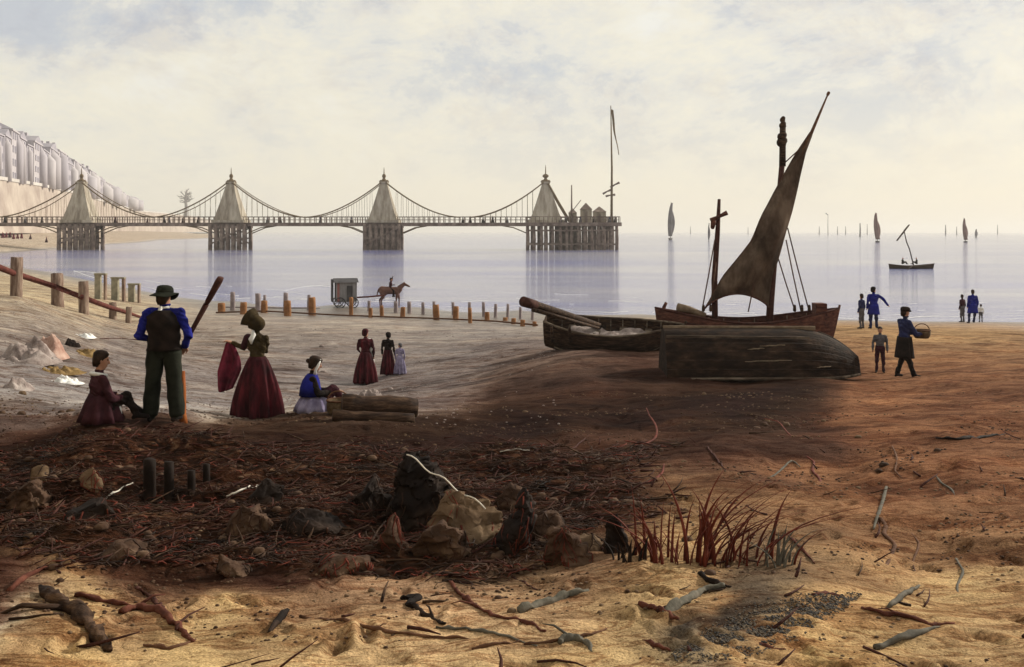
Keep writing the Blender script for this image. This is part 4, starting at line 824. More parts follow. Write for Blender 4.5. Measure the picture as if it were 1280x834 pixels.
# ------------------------------------------------------------------ boats
def boat_surface(Ln, B, H, rise0=.25, rise1=.2, transom=.0, blunt=.55, n=34, strakes=7, step=.026, keelrise=.18, rake=1.0, full=.72, sternrise=0.0):
    """outer skin of a clinker hull; x from 0 (stern / left) to Ln (stem / right), z=0 at the keel amidships"""
    def half(t):
        a = 1-(1-transom)*(max(0, .5-t)/.5)**2.4 if transom else (1-(max(0,.5-t)/.5)**2.2)
        c = 1-(max(0,t-.45)/.55)**(2.0/blunt*.9)
        return B/2*max(a,0)*max(c,0)
    def sheer(t): return H+rise0*(max(0,.5-t)/.5)**1.8+rise1*(max(0,t-.5)/.5)**1.8
    def keel(t): return sternrise*H*(max(0,.35-t)/.35)**2+(0 if transom else keelrise*H*(max(0,.22-t)/.22)**2)+(keelrise*H*(max(0,t-.8)/.2)**2 if keelrise < .6 else keelrise*H*(max(0,t-.62)/.38)**2.6)
    def sec(t, s_):     # s_ -1..1 port gunwale - keel - starboard gunwale
        b_ = half(t); a = abs(s_); sg = 1 if s_ > 0 else -1; k0 = keel(t); h = sheer(t)-k0
        y = b_*math.sin(min(1,a)*math.pi/2)**full; z = k0+h*(a**1.9*.55+a**4*.0+.45*a**1.0)
        z = k0+h*(1-math.cos(a*math.pi/2))**.85
        fr_ = (a*strakes) % 1.0; y += step*(1-fr_) if b_ > .05 else 0
        rk_ = (0 if transom else -.25*H*(a)*(max(0,.15-t)/.15))+rake*.35*H*a*(max(0,t-.85)/.15)
        return Vector((t*Ln+rk_, sg*y, z))
    return sec, half, sheer, keel
def make_boat(t, Ln, B, H, m_hull, m_trim, thw=4, transom=0, rise0=.25, rise1=.2, blunt=.55, mi='trim', keelrise=.18, **kw):
    sec, half, sheer, keel = boat_surface(Ln, B, H, rise0, rise1, transom, blunt, keelrise=keelrise, **kw)
    ss = []; st_ = 7
    for k in range(st_): ss += [k/st_+.001, (k+.5)/st_, (k+1)/st_-.004]
    ss = [-a for a in ss[::-1]]+[0]+ss
    mb = MB(); nx = 40; vs = [sec(i/nx, a) for i in range(nx+1) for a in ss]; m_ = len(ss)
    mb.add(vs, [(i*m_+j_, (i+1)*m_+j_, (i+1)*m_+j_+1, i*m_+j_+1) for i in range(nx) for j_ in range(m_-1)])
    if transom: mb.add([sec(0, a) for a in ss], [tuple(range(m_))])
    hl = mb.build('hull', M[m_hull], t, smooth=False); solid(hl, .03, 1)
    for sg in (-1, 1):
        mb = MB(); pts = [sec(i/nx, sg)+Vector((0,0,.01)) for i in range(nx+1)]; mb.tube(pts, .035, 8); mb.build('gunwale', M[m_trim], t)
    mb = MB(); mb.tube([sec(i/nx, 0)-Vector((0,0,.03)) for i in range(nx+1)]+([sec(1, .3), sec(1, .6), sec(1, 1)+Vector((.03,0,.12))]), .04, 8); mb.build('keel', M[m_hull], t)
    for k in range(thw):
        f = .2+.6*k/max(1, thw-1); b_ = half(f)*.93; z = keel(f)+(sheer(f)-keel(f))*.68
        mb = MB(); mb.box((f*Ln, 0, z), (.22, 2*b_, .04)); mb.build('thwart', M[mi], t, False)
    mb = MB(); mb.grid(lambda u, v: Vector(((.08+u*.84)*Ln, (v-.5)*1.5*half(.08+u*.84), keel(.08+u*.84)+.16*H)), 16, 4); solid(mb.build('floor', M[mi], t), .02)
    for k in range(9):
        f = .12+.76*k/8; mb = MB(); mb.tube([sec(f, a)*1.0+Vector((0,-.035*(1 if a > 0 else -1) if a else 0,.02)) for a in [-.97,-.8,-.6,-.4,-.2,0,.2,.4,.6,.8,.97]], .018, 5); mb.build('rib', M[mi], t)
    return sec, half, sheer, keel
# left rowing boat
lb0 = hit(692, 438); ln = 4.05
t = thing('rowing_boat', 'dark brown beached rowing boat with a spar jutting left, left of the lugger', 'boat', lb0+Vector((-.25,.25,-.06)), R(-3))
Mx = Matrix.Rotation(R(-9), 4, 'X'); t.rotation_euler = (R(15), R(1), R(-9))
sec, half, sheer, keel = make_boat(t, ln, 1.6, .88, 'tar', 'hull_brown', 4, transom=.42, rise0=.26, rise1=.16, blunt=.7, mi='hull_brown', keelrise=.68, sternrise=.30, full=.95)
for px_, hh in ((.32,.42),(.88,.30)):
    mb = MB(); mb.tube([(px_, -.70, .62),(px_-.02,-.72,.95),(px_-.03,-.72,.98+hh*.4)], [.05,.05,.035], 8); mb.build('thole_post', M['tar'], t)
mb = MB(); mb.grid(lambda u, v: Vector((.8+u*2.6, (v-.5)*1.1*(1-.4*u), .62+.22*float(fbm(u*6,v*4,77,4))+.06*math.sin(v*3.14))), 40, 16); o = mb.build('fishing_net', M['net_grey'], None); o.location = t.location; o.rotation_euler = t.rotation_euler; solid(o, .03); tag(o, 'brown crumpled net heaped inside the dark rowing boat', 'net')
spr = thing('spar', 'heavy dark spar lying in the rowing boat and jutting up over its left end', 'spar', t.location+Vector((0,0,.95)))
p1 = P(655, 377, 27.0)-spr.location; p2 = Vector((1.9,.3,-.20)); mb = MB(); mb.tube([p1, p1.lerp(p2,.08), p1.lerp(p2,.5), p2], [.12,.13,.11,.07], 12); mb.build('pole', M['tar'], spr)
mb = MB(); mb.tube([p1+Vector((-.02,0,.0)), p1.lerp(p2,.12)], [.15,.14], 12); mb.build('iron_band', M['dark_red_wood'], spr)
mb = MB(); mb.tube([p1+Vector((.25,-.15,-.22)), p2+Vector((-.1,-.2,-.05))], [.06,.045], 10); mb.build('pole', M['tar'], spr)
# upturned boat in front
ub = hit(838, 470); ux = ub.y
t = thing('upturned_boat', 'black tarred boat lying bottom up in front of the lugger, pale highlights painted on', 'boat', ub+Vector((-.08,.62,1.06)), R(-2))
sec, half, sheer, keel = boat_surface(4.72, 2.0, 1.06, .05, .02, .80, .50, keelrise=.66, rake=.15, full=1.0)
ss = []
for k in range(7): ss += [k/7+.001, (k+.5)/7, (k+1)/7-.004]
ss = [-a for a in ss[::-1]]+[0]+ss; m_ = len(ss); nx = 44
def flip(v): return Vector((v.x, -v.y, -v.z-.0))
mb = MB(); mb.add([flip(sec(i/nx, a)) for i in range(nx+1) for a in ss], [(i*m_+j_, (i+1)*m_+j_, (i+1)*m_+j_+1, i*m_+j_+1) for i in range(nx) for j_ in range(m_-1)]); mb.add([flip(sec(0, a)) for a in ss], [tuple(range(m_))])
solid(mb.build('hull', M['hull_upturned'], t, smooth=False), .03, 1)
mb = MB(); mb.bar((0,0,.03),(3.7,0,.03),.07,.10); mb.build('keel', M['trim'], t, False)
mb = MB(); mb.tube([flip(sec(.8+.2*i/8, 0))+Vector((0,0,.03)) for i in range(9)]+[flip(sec(1,.5)), flip(sec(1,1))], .03, 8); mb.build('stem', M['hull_upturned'], t)
for sg in (-1,1):
    mb = MB(); mb.tube([flip(sec(i/nx, sg)) for i in range(nx+1)], .04, 8); mb.build('gunwale', M['hull_brown'], t)
mb = MB(); mb.bar((.02,-.55,-.12),(3.4,-.60,-.14),.05,.05); mb.build('bilge_rail', M['hull_brown'], t, False)
for (x0, z0, x1, z1, w_) in ((1.9,-.40,2.3,-.37,.035),(2.2,-.33,2.8,-.30,.03),(1.8,-.66,2.9,-.63,.03),(3.5,-.80,3.85,-.79,.03)):  # highlights laid on the hull side as thin pale strips
    a = .0
    def sp3(x, z):
        f = x/4.72; best = min(((abs(flip(sec(f, q/100)).z-z), q) for q in range(1, 101)), key=lambda e: e[0])[1]; return flip(sec(f, best/100))+Vector((0,-.045,.0))
    mb = MB(); mb.tube([sp3(x0+(x1-x0)*k/8, z0+(z1-z0)*k/8) for k in range(9)], [w_*(.4+.6*math.sin(math.pi*(k+.5)/9)) for k in range(9)], 6, squash=.5); mb.build('highlight_strip', M['trim'], t)
# the lugger with its brown sail
D0 = 31.0; lg = P(828, 427, D0); lg.z = gz((935-640)*D0/F, D0)-.05; sc1 = D0/F
hx0 = lg.x
t = thing('sailing_lugger', 'beached two-masted fishing lugger with red-brown hull and a tall tanned sail', 'boat', lg)
Ln = (1040-832)*sc1
sec, half, sheer, keel = make_boat(t, Ln, 1.9, (427-391)*sc1, 'hull_red', 'dark_red_wood', 3, rise0=.42, rise1=.40, blunt=.62, mi='hull_brown')
def q3(px, py, y=0): return Vector(((px-828)*sc1, y, EYE-(py-HORIZ)*sc1-lg.z))
mb = MB(); mb.tube([q3(961,418), q3(963,380), q3(972,270), q3(978,200)], [.12,.12,.10,.09], 12); mast = mb.build('mast', M['dark_red_wood'], t)
mb = MB(); mb.tube([q3(978,208), q3(978.5,160)], [.11,.10], 12)
for (py, r_) in ((178,.17),(171,.15),(157,.12),(150,.09)): mb.capsule(q3(977.5+random.uniform(-1,1),py), q3(979,py-2), r_, r_*.8)
mb.build('masthead', M['tar'], mast)
mb = MB(); mb.tube([q3(894,416), q3(893,350), q3(897,290), q3(899,249)], [.10,.10,.08,.05], 10); mz = mb.build('mizzen_mast', M['dark_red_wood'], t)
mb = MB(); mb.tube([q3(888,276,-.1), q3(898,271,-.08), q3(908,266,-.1)], [.09,.05,.08], 8); mb.capsule(q3(891,278,-.1), q3(890,284,-.1), .09, .07); mb.build('crosstree', M['hull_red'], mz)
# yard from low on the luff up past the peak
mb = MB(); mb.tube([q3(944,296,-.12), q3(985,222,-.14), q3(1012,168,-.14), q3(1033,119,-.14)], [.03,.05,.055,.025], 10); mb.capsule(q3(1033,119,-.14), q3(1034,117,-.14), .05, .05); mb.build('yard', M['brown_wood'], t)
LE = [(879,386),(888,371),(903,345),(921,322),(938,300),(950,270),(965,242),(981,215),(995,190),(1011,166)]
RE = [(959,384),(961,366),(966,345),(974,318),(981,290),(988,265),(994,240),(1000,215),(1006,192),(1014,170)]
def ip(seq, f):
    g = f*(len(seq)-1); i = min(int(g), len(seq)-2); g -= i; return (seq[i][0]+(seq[i+1][0]-seq[i][0])*g, seq[i][1]+(seq[i+1][1]-seq[i][1])*g)
def sailf(u, v):
    a = ip(LE, v); b_ = ip(RE, v); x = a[0]+(b_[0]-a[0])*u; y = a[1]+(b_[1]-a[1])*u
    foot = (1-v)**3.2; y -= foot*math.sin(u*math.pi)**.7*17+foot*4*u*(1-u)
    bil = math.sin(u*math.pi)*math.sin(min(1,v*1.25)*math.pi)**.8*.42+.035*math.sin(u*16+v*5)*(1-v)+.03*math.sin(v*22+u*7)*(1-u)+.05*math.sin(u*7-v*9)
    return q3(x, y, -.15-bil)
mb = MB(); mb.grid(sailf, 40, 90); solid(mb.build('sail', M['sail'], t), .014)
mb = MB(); mb.tube([sailf(k/24, 0)+Vector((0,-.01,0)) for k in range(25)], .03, 6); mb.build('foot_rope', M['hull_red'], t)
mb = MB(); mb.tube([sailf(0, k/30)+Vector((0,-.01,0)) for k in range(31)], .022, 6); mb.build('luff_rope', M['rope'], t)
for a, b_ in (((893,300),(874,382)),((895,325),(883,384)),((979,205),(1008,172)),((972,322),(988,388)),((982,300),(995,388)),((984,285),(1005,388)),((948,322),(930,388)),((978,215),(972,260))):
    mb = MB(); mb.tube([q3(*a, -.05), q3((a[0]+b_[0])/2,(a[1]+b_[1])/2+1.5,-.3), q3(*b_, -.55 if b_[1] > 300 else -.1)], .022, 5); mb.build('rigging_line', M['rope'], t)
for px_ in (987, 996, 1005, 884, 875):
    mb = MB(); mb.capsule(q3(px_,386,-.55), q3(px_,381,-.55), .055, .045); mb.build('deadeye', M['tar'], t)
mb = MB(); mb.box(q3(1023,386,-.1), (.35,.5,.38)); bevel(mb.build('locker', M['hull_red'], t, False), .02)
mb = MB(); mb.tube([q3(845,383,-.3), q3(858,386,-.25), q3(880,394,-.2)], [.13,.12,.09], 12); mb.build('bowsprit_stub', M['trim'], t)
mb = MB(); mb.tube([q3(828,410,0), q3(830,384,0), q3(833,378,0)], [.05,.06,.05], 8); mb.build('stem_post', M['hull_red'], t)

# ------------------------------------------------------------------ boats, sails and poles out at sea
def far_boat(px, pyw, pyt, wpx, m, label, rz=R(80), lean=0, name='sailing_boat', cat='sailing boat'):
    D = EYE*F/(pyw-HORIZ); loc = Vector(((px-640)*D/F, D, -.05)); H = (pyw-pyt)*D/F; w_ = wpx*D/F
    t = thing(name, label, cat, loc, rz, 'far boats with dark sails'); Lh = max(w_*2.2, H*.34)
    mb = MB(); nx = 14
    mb.add([Vector(((f-.5)*Lh, s_*w_*.30*(1-abs(2*f-1)**2.2), z)) for f in [i/nx for i in range(nx+1)] for s_, z in ((-1,H*.055),(-.7,0),(0,-.3),(.7,0),(1,H*.055))],
           [(i*5+k, (i+1)*5+k, (i+1)*5+k+1, i*5+k+1) for i in range(nx) for k in range(4)]+[(i*5+4,(i+1)*5+4,(i+1)*5,i*5) for i in range(nx)])
    mb.build('hull', M['dark_paint'], t)
    mb = MB(); mb.tube([(0,0,0),(lean*.1,lean*.5,H*.5),(0,lean,H)], [w_*.05,w_*.04,w_*.02], 6); mb.build('mast', M['pier_wood'], t)
    mb = MB(); mb.grid(lambda u, v: Vector(((u-.5)*Lh*.55*(1-v)**.5, w_*.42*math.sin(math.pi*(.22+.76*v))**.5*(math.sin(u*math.pi)+.25)*(1 if True else 1)-w_*.25+lean*v, H*(.10+.86*v))), 12, 18); solid(mb.build('sail', M[m], t), w_*.16)
    mb = MB(); mb.grid(lambda u, v: Vector(((u-.5)*Lh*.40*(1-v)**.5, -w_*.45*math.sin(math.pi*(.1+.9*v))*math.sin(u*math.pi)+lean*v, H*(.13+.70*v))), 10, 12); solid(mb.build('sail', M[m], t), w_*.16)
    return t
far_boat(838, 300, 252, 10, 'far_sail', 'tall dark sail seen end-on, between the pier flagstaff and the lugger', lean=-.3)
far_boat(1097, 303, 265, 9, 'far_red_sail', 'reddish-brown narrow sail on the sea left of the small rowing boat', lean=1.2)
far_boat(1207, 303, 272, 7, 'far_red_sail', 'dark red curved sail near the right end of the horizon', lean=.9)
far_boat(1220, 297, 286, 4, 'far_sail', 'small dark sail just right of the dark red curved one')
far_boat(886, 302, 278, 3.4, 'far_sail', 'thin dark sail on the sea just left of the lugger\'s short mast')
def beacon(px, pyw, pyt, wpx, label, flag=False):
    D = EYE*F/(pyw-HORIZ); loc = Vector(((px-640)*D/F, D, 0)); H = (pyw-pyt)*D/F; r_ = wpx*D/F/2
    t = thing('marker_pole', label, 'pole', loc, 0, 'marker poles along the horizon')
    mb = MB(); mb.tube([(0,0,-1),(random.uniform(-.3,.3)*r_,0,H*.5),(0,0,H)], [r_,r_*.8,r_*.5], 6); mb.build('pole', M['far_sail'], t)
    
    if flag:
        mb = MB(); mb.bar((0,0,H),(-r_*6,0,H*1.1),r_*1.4,r_*2); mb.build('flag', M['far_sail'], t, False)
for px, pyw, pyt, w_, lb, fl in [(1024,293.5,283,1.4,'short pole on the horizon just right of the lugger\'s sail, leftmost of its row',0),(1035,294,269,1.0,'tall thin pole with a small flag right of the lugger\'s sail',1),(1047,293.5,283,1.3,'short pole on the horizon right of the one with the flag',0),(1057,293.5,283,1.3,'short pole on the horizon, second right of the one with the flag',0),
      (1075,296,279,2.2,'stout pole on the horizon left of the reddish-brown sail',0),(1084,293.5,280,1.2,'thin faint pole between the stout pole and the reddish-brown sail',0),(1182,294.5,281,1.8,'faint grey pole on the horizon left of the dark red sail',0),(1196,294,283,1.4,'thin faint pole between grey pole and dark red sail',0),(1247,293.5,281,1.3,'last faint pole at the right end of the horizon',0),(863,293,283,1.0,'faint short pole between the tall dark sail and the thin dark sail',0),(935,293.2,284,1.0,'faint short pole between the lugger\'s two masts',0)]:
    beacon(px, pyw, pyt, w_, lb, fl)
# small rowing boat with two people and a crooked mast
D = EYE*F/(336-HORIZ); sc2 = D/F; loc = Vector(((1139-640)*sc2, D, -.12))
t = thing('small_rowing_boat', 'small dark open boat afloat with two rowers and a crooked mast, right of the lugger', 'boat', loc)
tt_ = thing('x', 'x', 'x'); bpy.data.objects.remove(tt_)
Lb = 54*sc2; t.location.x -= Lb/2; make_boat(t, Lb, 1.9, .50, 'tar', 'hull_brown', 3, rise0=.26, rise1=.30, blunt=.62, mi='hull_brown')
def q4(px, py): return Vector(((px-1139)*sc2+Lb/2, 0, (336-py)*sc2+.12))
mb = MB(); mb.tube([q4(1142,332), q4(1137,312), q4(1133,302), q4(1130,288), q4(1136,281)], [.09,.08,.08,.07,.05], 8); mb.build('mast', M['tar'], t)
mb = MB(); mb.tube([q4(1121,301), q4(1128,292), q4(1137,281)], [.10,.12,.06], 8); mb.build('furled_sail', M['hull_brown'], t)
SITB = dict(SIT); 
for px_, rz_, lb in ((1128, R(-90), 'rower sitting at the left end of the small boat afloat'),(1146, R(80), 'rower sitting at the right end of the small boat afloat')):
    p_ = Vector((t.location.x+q4(px_,0).x, D, loc.z+.72)); person(lb, p_, 1.75, rz_, SITB, .03, 'black', 'black', hands=False)
o = MB(); o.tube([(0,0,0),(-1.1,-1.4,-.35),(-2.2,-3.0,-.62)], [.04,.04,.06], 6); o = o.build('boat_oar', M['tar'], None, loc=Vector((t.location.x+q4(1140,0).x, D-.6, .55))); tag(o, 'long thin oar trailing toward the shore from the small boat afloat', 'oar')

# ------------------------------------------------------------------ bathing machine, horse and rider
bmz = hit(432, 384); s3 = bmz.y/F
t = thing('bathing_machine', 'grey-painted bathing machine on wheels standing at the water edge', 'bathing machine', bmz, R(14))
mb = MB(); mb.box((0,0,1.02), (1.35,1.5,1.28)); 
for k in range(8): mb.box((-.6+k*.17,-.76,1.0), (.02,.02,1.2))
mb.build('cabin', M['grey_paint'], t, False)
mb = MB(); mb.add([(-.82,-.88,1.66),(.78,-.88,1.66),(.78,.88,1.66),(-.82,.88,1.66),(-.8,0,1.9),(.76,0,1.9)], [(0,1,5,4),(1,2,5),(2,3,4,5),(3,0,4),(0,3,2,1)]); solid(mb.build('roof', M['dark_paint'], t, False), .03)
mb = MB(); mb.box((-.88,-.12,1.12), (.10,1.2,1.45)); mb.build('end_hood', M['dark_paint'], t, False)
mb = MB(); mb.box((-.52,-.78,1.0), (.14,.03,1.2)); mb.build('corner_board', M['pink_paint'], t, False)
mb = MB(); mb.box((.2,-.775,.95), (.36,.03,1.0)); d_ = mb.build('door', M['dark_paint'], t, False)
for x in (-.42,.42):
    for y in (-.82,.82):
        mb = MB(); pts = [(x+.34*math.cos(a), y, .34+.34*math.sin(a)) for a in [2*math.pi*k/20 for k in range(21)]]; mb.tube(pts, .035, 6)
        w2 = mb.build('wheel', M['dark_paint'], t); mb = MB()
        for k in range(4): a = math.pi*k/4; mb.tube([(x+.33*math.cos(a),y,.34+.33*math.sin(a)),(x-.33*math.cos(a),y,.34-.33*math.sin(a))], .018, 5)
        mb.build('spokes', M['dark_paint'], w2)
for y in (-.3,.3):
    mb = MB(); mb.tube([(.65,y,.62),(1.6,y,.66),(2.6,y,.75)], .035, 6); mb.build('shaft', M['post_red'], t)
hp = hit(489, 384)
t = thing('horse', 'small dark bay horse standing at the water edge right of the bathing machine', 'horse', hp, 0)
mb = MB()
for a, b_, ra, rb in (((-.55,0,1.12),(.42,0,1.10),.27,.25),((-.6,0,1.15),(-.45,0,1.0),.26,.24),((.40,0,1.1),(.55,0,1.2),.25,.2),((.5,0,1.22),(.88,0,1.55),.17,.11),((.88,0,1.55),(1.22,0,1.38),.10,.06),((.86,.05,1.64),(.88,.06,1.74),.03,.015),((.86,-.05,1.64),(.88,-.06,1.74),.03,.015),
    ((-.85,0,1.2),(-.98,0,.7),.05,.04)): mb.capsule(a, b_, ra, rb)
for y in (-.15,.15):
    mb.capsule((.42,y,.98),(.44+y*.5,y,.55),.13,.065); mb.capsule((.44+y*.5,y,.55),(.42+y*.6,y,.08),.055,.05)
    mb.capsule((-.62,y,1.0),(-.55-y*.4,y,.68),.17,.09); mb.capsule((-.55-y*.4,y,.68),(-.72-y*.5,y,.48),.08,.055); mb.capsule((-.72-y*.5,y,.48),(-.68-y*.5,y,.08),.055,.05)
def fuse(mb, name, m, parent, vox):
    me0 = mb.mesh('tmp'); ob = bpy.data.objects.new('tmp', me0); C.objects.link(ob); rm = ob.modifiers.new('r','REMESH'); rm.mode = 'VOXEL'; rm.voxel_size = vox; s2 = ob.modifiers.new('s','SMOOTH'); s2.iterations = 4
    dg = bpy.context.evaluated_depsgraph_get(); me1 = bpy.data.meshes.new_from_object(ob.evaluated_get(dg)); bpy.data.objects.remove(ob)
    me1.materials.clear(); me1.materials.append(M[m]); me1.polygons.foreach_set('use_smooth', np.ones(len(me1.polygons), bool)); o = bpy.data.objects.new(name, me1); C.objects.link(o); o.parent = parent; return o
fuse(mb, 'body', 'horse', t, .03)
mb = MB(); mb.grid(lambda u, v: Vector((.46+.42*u-.10*v, -.02+.04*v, 1.42+.26*u-.18*v)), 6, 4); solid(mb.build('mane', M['black'], t), .05)
t2, j, fr = person('rider in dark clothes on the bay horse, one arm raised', hp+Vector((-.05,0,.98)), 1.5, R(-90), dict(SIT, lk=(-.30,.30,.12), rk=(.30,.30,.12), la=(-.32,.22,-.28), ra=(.32,.22,-.28), pelvis=(0,0,.33), lh=(-.12,.02,.32), rh=(.12,.02,.32), neck=(0,.02,.86), head=(0,.05,1.02), ls=(-.17,.02,.80), rs=(.17,.02,.80), le=(-.28,.1,.98), lw=(-.3,.15,1.25), re=(.24,.15,.60), rw=(.1,.35,.6)), .03, 'plum', 'black', hands=False); hair(t2, fr)

# ------------------------------------------------------------------ groynes, posts and trestles
def rough_post(r, h, m, parent=None, lean=(0,0), sq=True, loc=None, name='post'):
    mb = MB(); n_ = 10; rings = []; ph = random.uniform(0,6)
    for k in range(7):
        f = k/6; z = -.4+(h+.4)*f; rr = r*(1.06-.10*f)*(1+random.uniform(-.04,.04))
        rings.append([Vector((math.cos(2*math.pi*q/n_+ph)*rr*(1+.08*math.sin(3*q+ph))+lean[0]*f, math.sin(2*math.pi*q/n_+ph)*rr+lean[1]*f, z+(random.uniform(-.05,.05)*h*.5 if k == 6 else 0))) for q in range(n_)])
    mb.loft(rings); return mb.build(name, M[m], parent, loc=loc)
LP = [(20,370,322,14),(72,383,342,15),(105,392,352,12),(141,399,378,9),(160,404,384,7)]
base = hit(72, 383); t = thing('groyne', 'old timber groyne of stout posts with a sloping dark red rail at the left', 'groyne', base)
pp = []
for px, pyb, pyt, w_ in LP:
    p = hit(px, pyb); h = (pyb-pyt)*p.y/F; rough_post(w_*p.y/F/2, h, 'post', t, (random.uniform(-.05,.05),0), loc=p-base); pp.append((p, h))
rl = [(-30,330,36),(0,333,37),(20,341,38),(72,358,44),(105,371,42),(140,384,45),(160,390,47),(178,396,48)]
mb = MB(); mb.tube([P(a, b_, D)-base+Vector((0,-.22,0)) for a, b_, D in rl], [.13,.13,.12,.12,.12,.11,.09,.06], 8); mb.build('rail', M['post_red'], t)
for px, pyb, pyt, wp_, lb in ((126,374,341,15,'tallest of the three pale bleached timber frames behind the left groyne'),(148,376,346,18,'middle pale timber frame behind the left groyne, widest of the three'),(168,378,354,15,'lowest and rightmost pale timber frame behind the left groyne')):
    p = hit(px, pyb); s_ = p.y/F; t = thing('trestle', lb, 'trestle', p, R(random.uniform(-10,10)), 'pale timber trestles'); h = (pyb-pyt)*s_; w_ = wp_*s_
    mb = MB(); mb.box((-w_*.24,0,h*.5), (w_*.5,.22,h*.98)); bevel(mb.build('board', M['post_pale'], t, False), .03)
    mb = MB(); mb.box((w_*.40,0,h*.5-.1), (w_*.18,.2,h)); bevel(mb.build('post', M['post'], t, False), .02)
    mb = MB(); mb.box((0,-.02,h*.95), (w_*1.05,.24,.10)); bevel(mb.build('top_rail', M['post_pale'], t, False), .02)
def row(label, items, m, rail=None, mr='post_lilac'):
    b0 = hit(items[0][0], items[0][1]); t = thing('groyne', label, 'groyne', b0)
    for px, pyb, pyt, w_ in items:
        p = hit(px, pyb); rough_post(w_*p.y/F/2, (pyb-pyt)*p.y/F, m, t, (random.uniform(-.05,.05),0), loc=p-b0)
    if rail:
        mb = MB(); pts = []
        for px, py in rail: p = hit(px, py); pts.append(p-b0+Vector((0,0,.10)))
        mb.tube(pts, .045, 8); mb.build('rail', M[mr], t)
row('nearer groyne of short orange-brown posts along the lower beach', [(277,391,379,9),(304,393,378,8),(330,391,376,8),(360,395,376,9),(390,394,372,9),(439,394,372,5),(463,397,385,5),(478,396,382,5),(503,397,384,6),(546,400,381,8),(569,400,383,7),(588,404,385,5),(609,400,390,6),(631,401,397,6),(641,405,398,6),(653,408,400,6),(668,408,402,5)], 'post_orange', [(270,393),(330,391),(420,396),(500,399),(560,401),(620,404),(672,409)], 'brown_wood')
row('farther groyne of taller grey-lilac posts at the water edge', [(291,388,365,6),(323,388,367,7),(331,387,369,4),(357,390,366,6),(386,388,369,5),(461,389,376,4),(495,391,377,5),(512,392,377,5),(529,393,378,4),(543,393,377,4),(567,394,378,4),(587,395,378,4),(605,396,378,4),(619,397,380,4),(634,398,380,3.5),(650,399,384,3.5),(665,400,386,3.5)], 'post_lilac', [(282,386),(350,387),(400,387)])

# ------------------------------------------------------------------ nets, cloths and litter at the left
mound('net_heap', 'grey heap of nets at the left edge below the groyne', 'net', 18, 452, 74, .55, 1.6, 'net_grey', 12, sharp=1.4)
mound('crumpled_cloth', 'white and pink crumpled sailcloth lying on the grey net heap', 'cloth', 48, 448, 52, .62, 1.2, 'net_pink', 23, sharp=2)
mound('ochre_net', 'flat ochre yellow net spread right of the crumpled cloth', 'net', 98, 442, 60, .16, 1.2, 'net_ochre', 31, sharp=1.2)
mound('white_cloth', 'small white cloth lying flat below the ochre net', 'cloth', 72, 478, 46, .13, .7, 'white', 43, sharp=1.6)
mound('ochre_net', 'ochre net scraps just above the small white cloth', 'net', 62, 466, 76, .14, .8, 'net_ochre', 47, sharp=1.2)
mound('white_cloth', 'thin white cloth left of the standing posts on pale sand', 'cloth', 100, 421, 36, .16, .7, 'white', 53, sharp=1.6)
mound('black_sack', 'small black sack lying between the white cloth and the crumpled sailcloth', 'sack', 86, 433, 20, .26, .5, 'black', 61)
mound('grey_net', 'low grey net at the left edge beside the seated child', 'net', 8, 486, 40, .22, .8, 'net_grey', 67, sharp=1.3)

